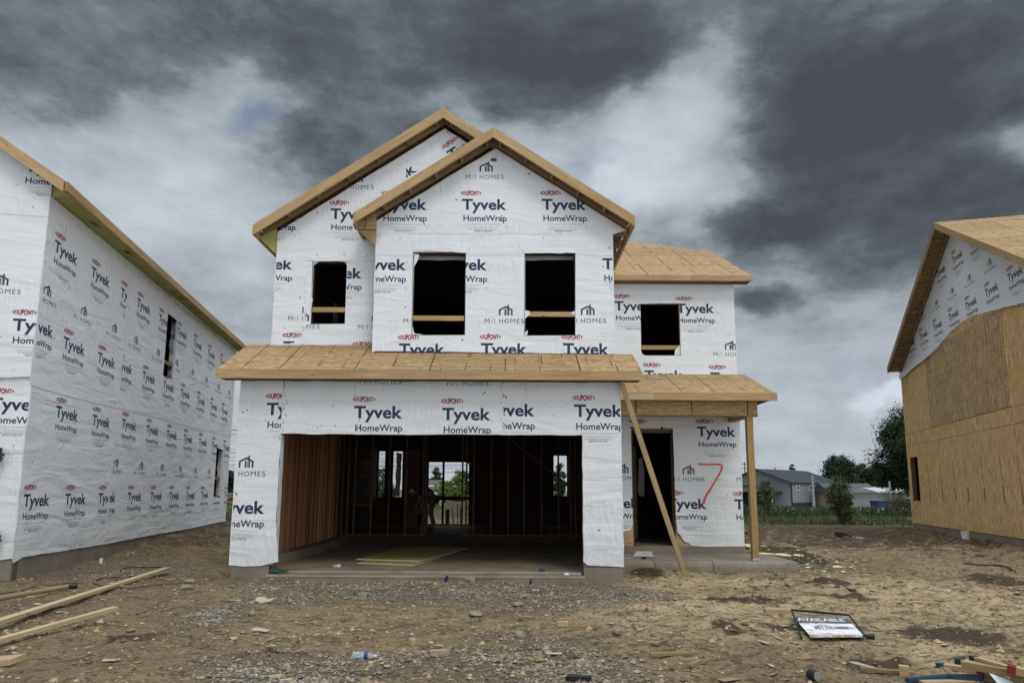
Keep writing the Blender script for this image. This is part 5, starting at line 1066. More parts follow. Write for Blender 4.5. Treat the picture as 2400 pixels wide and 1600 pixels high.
# low buildings to the right of it
def flatb(name, px0, px1, pyt, pyb, Y, mat, label, roofpy=None, roofmat='shingle', cat='building', depth=12, rx=(0, 0), zb=None):
    p0, p1 = atY(px0, pyt, Y), atY(px1, pyt, Y); zb_ = atY(px0, pyb, Y).z - 1.2; ob = empty(name, (p0.x, Y, zb_), label, cat); mb = MB(); mb.box(p0.x, p1.x, Y, Y + depth, zb_, p0.z, MT[mat]); mb.build('wall', ob)
    if roofpy:
        zr = atY(px0, roofpy, Y + depth / 2).z; mb = MB(); o_ = .5; x0, x1 = p0.x - o_ + rx[0], p1.x + o_; zt_ = p0.z
        mb.prism((x0, 0, 0), YA, Z3, XA, [[(Y - o_, zt_ - .1), (Y + depth + o_, zt_ - .1), (Y + depth / 2, zr)]], 0, x1 - x0, MT[roofmat]); mb.build('roof', ob)
        mb = MB(); mb.box(x0, x1, Y - o_ - .06, Y - o_ - .01, zt_ - .16, zt_ + .12, MT['trim']); mb.build('gutter', ob)
    return ob, p0, p1
ob, p0, p1 = flatb('low_building', 1952, 2062, 1156, 1189, 148, 'tan', 'long low tan building with dark shingle roof joined right of the grey building', 1132, depth=11)
for k, (a, b, nm, mt) in enumerate(((2013, 2022, 'door', 'trim'), (2026, 2030, 'window', 'shingle'), (2039, 2046, 'window', 'shingle'), (2032, 2038, 'door', 'trim'))):
    q0, q1_ = atY(a, 1159, 147.9), atY(b, 1186, 147.9); mb = MB(); mb.box(q0.x, q1_.x, 147.85, 147.95, q1_.z, q0.z, MT[mt]); mb.build(nm, ob)
q0 = atY(2043, 1143, 153); mb = MB(); mb.tube([(q0.x, 153, q0.z - 1.2), (q0.x, 153, q0.z)], .9, MT['steel'], 10); mb.tube([(q0.x, 153, q0.z), (q0.x, 153, q0.z + .3)], [1.1, .7], MT['steel'], 10); mb.build('roof_vent', ob)
q0 = atY(2020, 1141, 153); mb = MB(); mb.box(q0.x - 1.2, q0.x + 1.6, 152.5, 154, q0.z - 1.4, q0.z, MT['shingle']); mb.build('roof_unit', ob)
flatb('low_building', 2064, 2135, 1152, 1189, 120, 'lightwall', 'pale grey shed between the tan low building and the right house', 1142, 'lightwall', depth=10)
flatb('far_house', 2050, 2085, 1141, 1160, 210, 'shingle', 'brown-grey gabled house far behind the pale shed', 1124, 'shingle', 'house', depth=14)
x0 = atY(1004, 1137, 115).x; flatb('far_house', 1006, 1026, 1138, 1160, 115, 'lightwall', 'pale house seen through the left pane of the rear doorway', 1124, 'shingle', 'house', depth=8)
flatb('far_house', 500, 524, 1160, 1175, 90, 'trim', 'white low house in the gap right of the left house', 1154, 'shingle', 'house', depth=6)
# waste containers by the scrub
for k, (a, b, py, lb) in enumerate(((2058, 2084, 1176, 'left of two blue waste containers near the tan house'), (2106, 2124, 1179, 'right of two blue waste containers near the tan house'))):
    q0, q1_ = atY(a, py, 70), atY(b, py, 70); zg = ground(q0.x, 70); ob = empty('waste_container', (q0.x, 70, zg), lb, 'dumpster', 'blue waste containers'); mb = MB()
    mb.prism((0, 70, 0), XA, Z3, -YA, [[(q0.x + .1, zg), (q1_.x - .1, zg), (q1_.x, q0.z), (q0.x, q0.z)]], -1.6, 0, MT['blue']); mb.build('bin', ob)
    mb = MB(); mb.box(q0.x - .05, q1_.x + .05, 69.93, 71.6, q0.z, q0.z + .12, MT['dblue']); mb.build('lid', ob)
# poles and lines
def pole(px, pyt, Y, r_, label, mat='steel', arm=None, name='pole', cat='pole', off=None):
    q = atY(px, pyt, Y); zg = ground(q.x, Y) - .3; ob = empty(name, (q.x, Y, zg), label, cat); mb = MB(); mb.tube([(q.x, Y, zg), (q.x, Y, q.z)], [r_, r_ * .8], MT[mat], 8); mb.build('shaft', ob)
    for dz_, l_ in (arm or ()):
        mb = MB(); mb.box(q.x - l_, q.x + l_, Y - .08, Y - .02, q.z - dz_, q.z - dz_ + .12, MT[mat])
        for s_ in (-.9, -.45, .45, .9): mb.tube([(q.x + s_ * l_, Y - .05, q.z - dz_ + .12), (q.x + s_ * l_, Y - .05, q.z - dz_ + .35)], .05, MT['dark'], 5)
        mb.build('crossarm', ob)
    return ob
pole(1903, 1112, 62, .16, 'grey steel pole in front of the three square windows'); pole(2084, 1127, 80, .13, 'thin pale pole in front of the pale shed')
pole(1745, 1083, 170, .16, 'wooden utility pole with two crossarms left of the grey building', 'bark', ((.5, 1.3), (1.6, 1.6)), 'utility_pole')
pole(1252, 960, 82, .18, 'wooden power pole hidden behind the middle house', 'bark', ((.4, 1.4), (2.0, 1.4)), 'utility_pole'); pole(330, 960, 78, .18, 'wooden power pole hidden behind the left house', 'bark', ((.4, 1.4), (2.0, 1.4)), 'utility_pole')
for i, py in enumerate((1004, 1014, 1049, 1056, 1067, 1074, 1084, 1090, 1099)):
    a, b = atY(330, py - 1, 78 + i * .15), atY(1252, py + 3 - i * .2, 82 + i * .15); pts = []
    for k in range(15): f = k / 14; p = a.lerp(b, f); p.z -= 1.2 * 4 * f * (1 - f) * (.2 + .02 * i); pts.append(p)
    cu = MB(); cu.tube(pts, .02 if i % 3 else .032, MT['dark'], 4, False); o = cu.build('power_line'); w_ = ('topmost', 'second', 'third', 'fourth', 'fifth', 'sixth', 'seventh', 'eighth', 'lowest')[i]; tag(settle(o), f'{w_} of the dark overhead wires crossing behind the houses', 'power line', 'overhead wires')
# wooden fence and parked car in the left gap
q0, q1_ = atY(470, 1166, 58), atY(640, 1166, 58); e = empty('rail_fence', (q0.x, 58, ground(q0.x, 58)), 'low wooden rail fence in the gap between the left and middle houses', 'fence')
for zz in (.55, .95):
    mb = MB(); zg = ground(q0.x, 58); mb.box(q0.x, q1_.x, 58, 58.05, zg + zz, zg + zz + .13, MT['lumber_dull']); mb.build('rail', e)
k = q0.x
while k < q1_.x: mb = MB(); mb.box(k, k + .12, 58.06, 58.18, ground(k, 58) - .1, ground(k, 58) + 1.2, MT['lumber_dull'], 'z'); mb.build('fence_post', e); k += 1.9
q0 = atY(520, 1162, 74); zg = ground(q0.x, 74); e = empty('parked_car', (q0.x + 2, 74, zg), 'dark grey parked car seen beyond the rail fence in the left gap', 'car'); X0 = q0.x
bp2 = [(0, .35), (4.4, .35), (4.45, .75), (4.2, .92), (3.35, .98), (2.75, 1.42), (1.2, 1.45), (.5, 1.0), (.05, .9)]
mb = MB(); mb.prism((X0, 74, zg), XA, Z3, -YA, [bp2], -1.7, 0, plain('car_paint', (.10, .03, .035), .3, var=.1)); mb.build('body', e)
mb = MB(); mb.prism((X0, 74, zg), XA, Z3, -YA, [[(.75, 1.0), (3.15, 1.0), (2.7, 1.36), (1.25, 1.38)]], .0, .012, MT['dark']); mb.build('side_window', e)
for xx in (.85, 3.55): mb = MB(); mb.tube([(X0 + xx, 73.98, zg + .33), (X0 + xx, 74.2, zg + .33)], .33, MT['black_plastic'], 14); mb.build('wheel', e)

# ================================================================== THINGS ON THE SITE
def single(mb, name, label, cat, group=None, smooth=False, merge=False):
    o = mb.build(name, None, smooth, merge); settle(o); return tag(o, label, cat, group)
LG = 'loose boards lying on the dirt'
# leaning prop
a, b = on(1608, 1352), atY(1457, 897, 11.05); mb = MB(); d = (b - a).normalized(); mb.board(a - d * .03, b + d * .02, .038, .082, MT['lumber_pale'], (-1, -.2, 0)); single(mb, 'leaning_board', 'long pale stud leaning from the dirt up to the garage eave', 'board')
# boards on the left
def lying(pa, pb, w_, h_, label, mat='lumber_pale', lift=(0, 0), name='lumber_board', grp=LG, cat='board', ext=(0, 0), tilt=0):
    a, b = on(*pa), on(*pb); d = (b - a); d.normalize(); a = a - d * ext[0]; b = b + d * ext[1]; need = 0
    a.z = ground(a.x, a.y); b.z = ground(b.x, b.y)
    for k in range(21): f = k / 20; q = a.lerp(b, f); need = max(need, ground(q.x, q.y) - q.z)
    a.z += h_ / 2 + lift[0] + need * .8; b.z += h_ / 2 + lift[1] + need * .8
    mb = MB(); mb.board(a, b, w_, h_, MT[mat], (tilt, 0, 1)); return single(mb, name, label, cat, grp)
lying((40, 1462), (392, 1345), .11, .038, 'longest pale board running from the left edge towards the left house', lift=(.02, .03), ext=(1.5, 0))
lying((40, 1503), (268, 1460), .085, .036, 'second pale board on the left, its far end raised off the dirt', lift=(.01, .09), ext=(1.0, 0), mat='lumber_pale')
lying((2, 1556), (42, 1552), .20, .045, 'short thick board end at the lower left corner', ext=(.8, 0))
a, b = on(-40, 1420), on(156, 1383); mb = MB(); mb.tube([a + Z3 * .06, b + Z3 * .05], .032, MT['lumber_dull'], 10); single(mb, 'wooden_pole', 'round brown pole lying at the left edge above the long board', 'pole')
a = on(166, 1380); mb = MB(); mb.tube([a + Vector((-.03, 0, .03)), a + Vector((.05, .02, .03))], [.035, .03], MT['black_plastic'], 10); mb.tube([a + Vector((.05, .02, .03)), a + Vector((.07, .025, .03))], [.02, .02], MT['black_plastic'], 8); single(mb, 'plastic_plug', 'small black plastic plug at the end of the round brown pole', 'plug')
def cable(pix, r_, mat, name, label, cat, dz=.01, n=6, sm=4):
    P = [on(*p, dz) for p in pix]; out = []
    for i in range(len(P) - 1):
        p0, p1, p2, p3 = P[max(i - 1, 0)], P[i], P[i + 1], P[min(i + 2, len(P) - 1)]
        for k in range(sm):
            t_ = k / sm; q = .5 * ((2 * p1) + (p2 - p0) * t_ + (2 * p0 - 5 * p1 + 4 * p2 - p3) * t_ ** 2 + (3 * p1 - p0 - 3 * p2 + p3) * t_ ** 3); q.z = ground(q.x, q.y) + dz; out.append(q)
    out.append(P[-1]); mb = MB(); mb.tube(out, r_, mat, n); return single(mb, name, label, cat)
cable(((378, 1327), (330, 1329), (290, 1333), (284, 1340), (305, 1345), (314, 1350), (290, 1354), (225, 1361)), .010, MT['black_plastic'], 'black_cable', 'thin black cable looping on the dirt before the left house', 'cable')
cable(((430, 1368), (380, 1370), (310, 1375), (240, 1373), (150, 1368), (60, 1380), (0, 1388)), .009, MT['bark'], 'old_cord', 'brown cord lying across the dirt behind the long board', 'cord')
mb = MB(); a = on(236, 1320); mb.tube([a, a + Vector((0, .01, .10))], .028, MT['white'], 10); single(mb, 'plastic_cup', 'small white cup standing on dirt near the left house foundation', 'cup')
a = on(272, 1369); mb = MB(); mb.face([a + Vector(v) for v in ((-.15, 0, .02), (.12, -.02, .025), (.17, .05, .03), (-.1, .06, .02))], MT['white']); mb.face([a + Vector(v) for v in ((-.15, 0, .02), (-.1, .06, .02), (-.12, .05, .0), (-.16, .0, 0))], MT['white']); single(mb, 'paper_scrap', 'flat white paper scrap beside the black cable', 'paper')
# green boards strapped in bundles against the left edge
for k, (px, py, lb) in enumerate(((27, 1066, 'upper bundle of dark green slats against the left house front'), (17, 1254, 'lower bundle of dark green slats against the left house front'))):
    u, z = LF.uz(px, py); ob = empty('slat_bundle', LF.P(u - .6, z - .08, .2), lb, 'bundle', 'green slat bundles')
    for j in range(3):
        mb = MB(); o_ = LF.P(u - 1.6 - j * .01, z - .085 + j * .058, .12); mb.obox(o_, LF.A * (1.6 - random.uniform(0, .06)), LF.N * .10, Z3 * .045, MT['dgreen']); mb.build('slat', ob)
    mb = MB(); o_ = LF.P(u - .14, z - .12, .10); mb.obox(o_, LF.A * .05, LF.N * .14, Z3 * .23, MT['black_plastic']); mb.tube([LF.P(u - .1, z - .1, .2), LF.P(u - .12, z - .2, .22)], .008, MT['black_plastic'], 5); mb.build('strap', ob)
    mb = MB(); mb.obox(LF.P(u - 1.3, -.05, .1), Z3 * (z - .04), LF.A * .05, LF.N * .05, MT['dgreen']); mb.build('stand', ob)
# garage floor: sheathing panels
def panel(c4, z, th, label, mat='yellow'):
    P = [G(px, py, z) for px, py in c4]; mb = MB(); xy = [(p.x, p.y) for p in P]; mb.prism((0, 0, z - th), XA, YA, Z3, [xy], 0, th, MT[mat], MT['yellow_foam'])
    rr = random.Random(7); A_ = (P[3] - P[0]); B_ = (P[1] - P[0])
    for cx_, cy_ in (((.42, .45), (.70, .62), (.86, .55)) if z > .19 else ()):
        for _ in range(14):
            a = P[0] + A_ * (cx_ + rr.uniform(-.06, .06)) + B_ * (cy_ + rr.uniform(-.2, .2)); l = rr.uniform(.05, .14); mb.face([a + Z3 * .001, a + B_.normalized() * l + Z3 * .001, a + B_.normalized() * l + A_.normalized() * .05 + Z3 * .001, a + A_.normalized() * .05 + Z3 * .001][::-1], MT['bark'])
    return single(mb, 'sheathing_panel', label, 'panel', 'yellow-green panels on the garage floor')
panel(((838, 1318), (969, 1323), (1075, 1290), (944, 1286)), .150, .015, 'lower yellow-green sheathing panel on the garage floor')
panel(((835, 1309), (983, 1313), (1097, 1283), (949, 1280)), .175, .018, 'upper yellow-green sheathing panel stacked on the other one')
# bottles and cans
m, t, b = new_mat('clear_plastic'); b.inputs['Base Color'].default_value = (.80, .86, .92, 1); b.inputs['Roughness'].default_value = .08; b.inputs['Transmission Weight'].default_value = .75; b.inputs['IOR'].default_value = 1.2; MT['clear'] = m
def bottle(p, dirv, L_, r_, label, capmat='blue', labelmat='blue'):
    p = Vector(p); d = Vector(dirv).normalized(); e = empty('water_bottle', p, label, 'bottle', 'water bottles'); c = p + Z3 * r_
    mb = MB(); f = lambda k: c + d * (L_ * k); mb.tube([f(0), f(.03), f(.12), f(.2), f(.28), f(.36), f(.5), f(.66), f(.76), f(.86), f(.93)], [r_ * .7, r_, r_ * .95, r_, r_ * .95, r_, r_, r_, r_ * .85, r_ * .42, r_ * .38], MT['clear'], 16); mb.build('body', e, smooth=True)
    mb = MB(); mb.tube([f(.5), f(.66)], r_ * 1.02, MT[labelmat], 16, False); mb.build('label', e, smooth=True)
    mb = MB(); mb.tube([f(.93), f(1.0)], r_ * .42, MT[capmat], 12); mb.build('cap', e); return e
bottle(on(826, 1545), (1, -.05, 0), .21, .033, 'crushed clear water bottle with blue band in the foreground gravel', 'white')
bottle(G(781, 1330, .132), (1, -.12, 0), .17, .032, 'clear water bottle with blue cap lying on the garage floor', 'blue', 'white')
def can(p, dirv, L_, r_, label, mat='dblue', name='drink_can'):
    p = Vector(p); d = Vector(dirv).normalized(); e = empty(name, p, label, 'can'); c = p + Z3 * r_; mb = MB(); mb.tube([c, c + d * .01, c + d * (L_ - .01), c + d * L_], [r_ * .85, r_, r_, r_ * .85], MT[mat], 16, False); mb.build('body', e, smooth=True)
    for k, q in ((0, c), (1, c + d * L_)): mb = MB(); mb.tube([q - d * .002, q + d * .002], r_ * .86, MT['alu'], 16); mb.build('end', e)
    return e
can(G(1262, 1341, .11) + Z3 * 0, (1, -.25, 0), .122, .033, 'dark blue drink can lying on the garage slab edge')
can(on(1243, 1370), (.2, -.3, 1), .06, .022, 'small blue crushed can on the gravel below the slab', 'blue'); can(on(1044, 1366), (.3, -.2, 1), .09, .026, 'crushed dark can standing on gravel against the slab', 'dblue')
e = can(on(1897, 1590), (.3, -.8, .05), .085, .040, 'black open tin can lying in the dirt at the bottom', 'black_plastic', 'tin_can')
# tape and wrap scrap at the right pier
a = G(1322, 1347, .112); mb = MB()
for k in range(9):
    x = a.x + k * .028; mb.face([Vector((x, a.y + random.uniform(-.02, .02), .112)), Vector((x + .05, a.y + random.uniform(-.02, .02), .115)), Vector((x + .04, a.y + .04, .135 + random.uniform(0, .02))), Vector((x - .01, a.y + .05, .12))], MT['white' if k < 2 else 'steel'])
single(mb, 'crumpled_wrap', 'crumpled grey and white scrap at the foot of the right garage pier', 'scrap')
# green tubing coil by the left pier
mb = MB(); c = G(662, 1338, .13); pts = [Vector((c.x - .16 + .17 * math.cos(k * .5) + k * .004, 11.33 + .10 * math.sin(k * .5), .135 + .012 * math.sin(k * 1.3) + .012)) for k in range(34)]; mb.tube(pts, .009, MT['green'], 6); o = single(mb, 'coiled_hose', 'dark green coiled hose beside the left garage pier', 'hose')
mb = MB(); mb.prism((0, 11.29, 0), XA, Z3, -YA, [wavy([(-3.86, .11), (-3.66, .11), (-3.70, .16), (-3.80, .22), (-3.86, .26)], .008, .04, 2)], 0, .05, MT['green']); single(mb, 'green_sheet', 'folded green plastic sheet against the left garage pier', 'sheet')
# cardboard, rocks, blocks
def scrap(px, py, poly, mat, name, label, cat, th=.006, lift=.01, rot=(0, 0), curl=0):
    a = on(px, py, lift); mb = MB(); N_ = Vector((rot[0], rot[1], 1)).normalized(); A_ = Vector((1, 0, -rot[0])).normalized(); B_ = N_.cross(A_); mb.prism(a, A_, B_, N_, [poly], 0, th, MT[mat]); return single(mb, name, label, cat)
scrap(617, 1412, wavy([(-.1, -.03), (.0, -.07), (.09, -.02), (.12, .10), (.05, .04), (-.02, .08), (-.1, .07)], .004, .05, 1), 'card', 'cardboard_scrap', 'torn tan cardboard scrap in front of the left garage pier', 'cardboard', rot=(.1, -.35), lift=.03)
scrap(608, 1481, wavy([(-.09, -.02), (.08, -.03), (.10, .03), (-.05, .05)], .004, .05, 1), 'card', 'cardboard_scrap', 'smaller torn cardboard scrap nearer the camera on the left', 'cardboard', rot=(.1, -.2), lift=.02)
def rock(px, py, sx, sy, sz, label, seed, name='rock', mat='rock'):
    a = on(px, py); bm = bmesh.new(); bmesh.ops.create_icosphere(bm, subdivisions=3, radius=1); rr = random.Random(seed); cs = [Vector((rr.gauss(0, 1), rr.gauss(0, 1), rr.gauss(0, 1))).normalized() for _ in range(14)]
    for v in bm.verts:
        k = 1.0
        for c_ in cs:
            d = v.co.dot(c_)
            if d > .72: v.co -= c_ * (d - .72) * .9
        v.co += v.co * .05 * math.sin(v.co.x * 9 + seed) ; v.co.x *= sx; v.co.y *= sy; v.co.z *= sz
    me = bpy.data.meshes.new(name); bm.to_mesh(me); bm.free(); me.transform(Matrix.Translation((0, 0, sz * .9))); me.materials.append(MT[mat]); o = bpy.data.objects.new(name, me); COL.objects.link(o); o.location = a - Z3 * sz * .35; o.rotation_euler = (0, 0, seed); return tag(o, label, 'rock', 'rocks and clods')
for px, py, sx, sy, sz, lb, sd_ in ((852, 1398, .11, .06, .05, 'oblong grey rock below the garage slab, left of centre', 1), (1115, 1440, .15, .08, .035, 'broken earth slab of tan rock right of centre', 2), (1100, 1364, .11, .07, .06, 'rock chunk leaning on the gravel at the slab edge', 3),
                                   (1212, 1420, .08, .06, .04, 'rounded grey rock left of the right garage pier', 4), (838, 1362, .11, .06, .035, 'flat grey rock on gravel against the slab', 5), (445, 1366, .10, .07, .05, 'brown rock by the left garage pier, upper', 6), (438, 1381, .12, .07, .045, 'brown rock by the left garage pier, lower', 7),
                                   (1216, 1494, .07, .06, .05, 'pale rock in the foreground right of centre', 8), (590, 1442, .06, .05, .04, 'small grey rock left of the foreground bottle', 9), (1450, 1494, .08, .05, .04, 'dark rock near the bottom right of centre', 10), (1850, 1372, .13, .08, .035, 'pale broken slab piece beside the dark churned mud', 11),
                                   (1768, 1478, .04, .03, .03, 'small dark clod left of the fallen sign', 12), (2075, 1381, .05, .04, .03, 'dark clod right of the churned mud', 13), (1995, 1380, .13, .08, .04, 'dark mud lump at the right end of the churned mud', 14)): rock(px, py, sx, sy, sz, lb, sd_)
def block(px, py, l, w_, h_, yaw, label, name='wood_block', mat='lumber_pale', grp='wood offcuts', lift=0, tiltz=0):
    a = on(px, py, lift); d = Vector((math.cos(yaw), math.sin(yaw), tiltz)).normalized(); mb = MB(); mb.board(a - d * l / 2 + Z3 * h_ / 2, a + d * l / 2 + Z3 * h_ / 2, w_, h_, MT[mat]); return single(mb, name, label, 'wood block' if name == 'wood_block' else 'stick', grp)
block(1318, 1469, .11, .06, .05, .1, 'square-cut offcut left of a long dark stick'); block(1372, 1473, .34, .03, .02, -.02, 'long thin stick beside the square-cut offcut', 'wood_stick', 'lumber_dull')
block(966, 1511, .05, .05, .06, .6, 'small upright cut block in the foreground'); block(1028, 1532, .15, .045, .035, .18, 'pale rectangular offcut in the foreground gravel'); block(958, 1538, .06, .03, .02, .9, 'tiny pale offcut left of the rectangular one')
block(646, 1588, .10, .05, .02, .7, 'pale chip at the bottom edge, right one'); block(670, 1597, .09, .04, .02, .5, 'pale chip at the very bottom edge'); block(1232, 1450, .16, .07, .03, -.3, 'flat weathered offcut right of the broken slab', mat='lumber_dull')
block(1833, 1434, .40, .09, .04, -.06, 'flat plank offcut behind the top left corner of the sign'); block(1772, 1457, .10, .05, .04, -.5, 'tan chip left of the fallen sign', mat='card')
block(1497, 1511, .20, .03, .02, -.05, 'short dark stick, leftmost of the sticks lower right', 'wood_stick', 'lumber_dull'); block(1580, 1535, .42, .035, .025, .10, 'long weathered stick left of the sign, near bottom', 'wood_stick', 'lumber_dull'); block(1628, 1556, .22, .04, .02, .9, 'short stick pointing up beside the long weathered stick', 'wood_stick', 'lumber_dull')
block(1581, 1485, .26, .012, .012, .9, 'very thin twig above the long weathered stick', 'wood_stick', 'lumber_dull'); block(2085, 1577, .42, .035, .03, -.45, 'stick running into a cut block at the lower right', 'wood_stick', 'lumber_dull'); block(2120, 1582, .07, .06, .075, -.45, 'cut block at the end of a stick lower right')
block(1538, 1514, .10, .07, .02, .8, 'split chip right of the short dark stick', mat='lumber_dull'); block(2222, 1386, .05, .04, .03, .4, 'small white-tan block on the sand at the right', mat='white')
block(2152, 1312, .30, .10, .02, .0, 'pale offcut strip on the far dirt', mat='lumber_pale'); block(1975, 1311, .22, .12, .02, .1, 'pale flat offcut below the puddle', mat='lumber_dull')
cable(((2259, 1321), (2290, 1322), (2320, 1326), (2345, 1331), (2372, 1334)), .028, MT['black_plastic'], 'black_strip', 'flat black strip lying on the dirt at the right', 'strip', .01, 5)
a = on(1350, 1592); mb = MB(); mb.prism(a, XA, YA, Z3, [wavy([(-.08, -.02), (.0, -.04), (.1, -.03), (.12, .02), (.03, .03), (-.06, .05)], .012, .03, 3)], 0, .03, MT['black_plastic']); single(mb, 'work_glove', 'black crumpled glove at the bottom edge', 'glove')
# white wrap scraps by the porch, pale sheets and light litter on the right
scrap(1683, 1334, [(-.16, -.02), (-.02, -.02), (.20, -.06), (.10, .0), (-.03, .03), (-.16, .03)], 'white', 'wrap_scrap', 'white wrap scrap on dirt in front of the porch slab', 'scrap', .01, .03)
for k, (px, py, w_, d_, lb) in enumerate(((1835, 1304, .32, .22, 'brightest yellow sheet scrap right of the porch'), (1872, 1308, .22, .14, 'pale yellow sheet scrap beside the brightest one'), (1795, 1297, .40, .14, 'pale yellow sheet strip just behind the porch post'), (1757, 1286, .20, .35, 'pale yellow sheet against the porch wall corner'), (1790, 1283, .14, .05, 'small pale yellow sliver behind the porch post'), (1965, 1332, .22, .16, 'cream sheet scrap in front of the yellow ones'))):
    w_ *= .62; d_ *= .62
    scrap(px, py, wavy([(-w_, -d_ * .6), (-w_ * .2, -d_), (w_ * .6, -d_ * .7), (w_, 0), (w_ * .4, d_), (-w_ * .5, d_ * .7)], .03, .08, k), 'yellow_foam', 'foam_sheet', lb, 'foam sheet', .02, .03, (.05, -.12))
r = random.Random(21); mb = MB()
for _ in range(150):
    a = on(r.gauss(1900, 75), r.gauss(1322, 16), .02); w_ = r.uniform(.01, .06); an = r.uniform(0, 3); mb.face([a + Vector((w_ * math.cos(an + q), w_ * .5 * math.sin(an + q), r.uniform(0, .02))) for q in (0, 1.6, 3.1, 4.7)], MT['white' if r.random() < .6 else 'yellow_foam'])
o = mb.build('litter'); tag(o, 'white and yellow crumbs of foam littering the mud right of the porch', 'litter', None, 'stuff')
# things on the porch
mb = MB(); a = G(1478, 1287, .21)
for k in range(5): mb.prism((a.x - .22 + k * .03, 13.35 + k * .08, .212 + k * .012), XA, YA, Z3, [wavy([(0, 0), (.42 - k * .04, .02), (.36, .14), (.02, .2)], .02, .07, k)], 0, .006, MT['white'])
single(mb, 'wrap_scrap', 'folded white wrap offcut on the porch beside the doorway', 'scrap')
scrap(1478, 1305, [(-.2, -.04), (.18, -.02), (.2, .02), (-.2, .09)], 'lightwall', 'metal_flashing', 'pale grey flashing strip on the porch slab by the garage', 'flashing')['label'] = 'pale grey flashing strip on the porch slab by the garage'
o = S.objects['metal_flashing']; o.location = (1.99, 12.95, .212)
for k, (x, lb) in enumerate(((1.90, 'left of two short studs leaning at the porch corner'), (1.955, 'right of two short studs leaning at the porch corner'))):
    mb = MB(); mb.board((x + .10, 13.3, .215), (x - .04, 13.6, .95 - k * .04), .038, .05, MT['lumber']); single(mb, 'leaning_stud', lb, 'stud', 'short studs at the porch corner')
mb = MB(); a = G(1509, 1309, .21); mb.box(a.x - .04, a.x + .04, a.y, a.y + .04, .208, .24, MT['black_plastic']); mb.tube([(a.x - .04, a.y + .02, .225), (a.x + .055, a.y + .02, .225)], .012, MT['black_plastic'], 8); single(mb, 'small_black_case', 'small black case on the porch slab left of the leaning stud', 'case')
# timber stack behind the porch post, boards by the right house
SG = 'stacked boards behind the porch'
for k in range(9):
    a, b = on(1700 + (k % 3) * 4, 1262 - (k // 3) * 2), on(1812 - (k % 3) * 9, 1264 - (k // 3) * 2); zz = .03 + (k // 3) * .07; y_ = 21.0 + (k % 3) * .35; mb = MB(); mb.board((a.x, y_, ground(a.x, y_) + zz + .05), (b.x, y_ + .15, ground(b.x, y_) + zz + .05), .20, .05, MT['lumber_dull'])
    single(mb, 'stacked_board', f"{('lowest', 'middle', 'topmost')[k // 3]} layer, {('nearest', 'middle', 'rearmost')[k % 3]} grey board of the low stack behind the porch post", 'board', SG)
for k, (a, b, z0, z1, lb) in enumerate((((2052, 1228), (2140, 1231), .25, .20, 'long pale board sticking out left behind the tan house'), ((2100, 1226), (2150, 1228), .45, .42, 'board on top of the pile behind the tan house'), ((2104, 1228), (2155, 1230), .32, .32, 'middle board of the pile behind the tan house'), ((2110, 1230), (2160, 1232), .10, .10, 'lowest board of the pile behind the tan house'))):
    p, q = G(a[0], a[1]), G(b[0], b[1]); p.y = q.y = 29.0 + k * .25; mb = MB(); mb.board((p.x, p.y, ground(p.x, p.y) + z0), (p.x + 1.9, q.y, ground(q.x, q.y) + z1), .15, .08, MT['lumber_dull' if k else 'lumber_pale']); single(mb, 'stacked_board', lb, 'board', 'boards piled behind the tan house')
# white pail stub at the right foundation
a = on(2264, 1271); mb = MB(); mb.tube([a - Z3 * .05, a + Z3 * .17], [.085, .095], MT['white'], 16); mb.tube([a + Z3 * .17, a + Z3 * .185], [.10, .10], MT['white'], 16); single(mb, 'pipe_stub', 'white capped plastic pipe stub at the tan house foundation', 'pipe')
# bits seen through the garage: steel stakes and a post behind the house
for k, (px, pt, tlt, lb) in enumerate(((1049, 1193, 0, 'thick dark post stub seen through the rear doorway'), (1060, 1190, -.08, 'leaning dark stake seen through the rear doorway'), (1073, 1181, 0, 'tall dark stake seen through the rear doorway'), (1080, 1188, .02, 'dark stake nearest the right jamb of the rear doorway'))):
    q = atY(px, pt, 23.5); zg = ground(q.x, 23.5); mb = MB(); mb.tube([(q.x - tlt, 23.5, zg - .1), (q.x, 23.5, q.z)], .07 if k == 0 else .016, MT['dark'], 7); single(mb, 'stake', lb, 'stake', 'stakes behind the middle house')

# ---- the fallen sign
_g = .05
TL, TR, BL, BR = G(1856, 1441, _g), G(1990, 1451, _g), G(1879, 1502, _g), G(2030, 1503, _g)
e = empty('fallen_sign', TL, 'fallen muddy real-estate sign reading AVAILABLE in its dark metal frame', 'sign')
mb = MB(); mb.tube([TL + Z3 * .06, TR + Z3 * .05], .013, MT['black_plastic'], 8); mb.tube([TL + Z3 * .06, BL + Z3 * .03], .011, MT['black_plastic'], 8); mb.tube([TR + Z3 * .05, BR + Z3 * .05], .010, MT['black_plastic'], 8); mb.tube([BR + Z3 * .05, BR + Vector((.07, -.02, .05))], [.022, .03], MT['black_plastic'], 10); mb.build('frame', e)
def bil(c, u, v): return (c[0] * (1 - u) + c[1] * u) * (1 - v) + (c[3] * (1 - u) + c[2] * u) * v
gs = .05
c4 = [G(1898, 1488, gs + .05), G(2022, 1487, gs + .05), G(1985, 1447, gs + .03), G(1859, 1444, gs + .03)]     # panel corners: near-left, near-right, far-right, far-left
N_ = (c4[1] - c4[0]).cross(c4[3] - c4[0]).normalized()
m, t, b = new_mat('muddy_sign_white'); o_ = t.node('ShaderNodeTexCoord').outputs['Object']; mu = t.ramp(t.noise(t.mapping(o_, scale=(1, 1.6, 1)), 5, 6, .7), .47, .62); t.l.new(t.mix(mu, (.74, .75, .80), (.42, .33, .22)), b.inputs['Base Color']); MT['signw'] = m
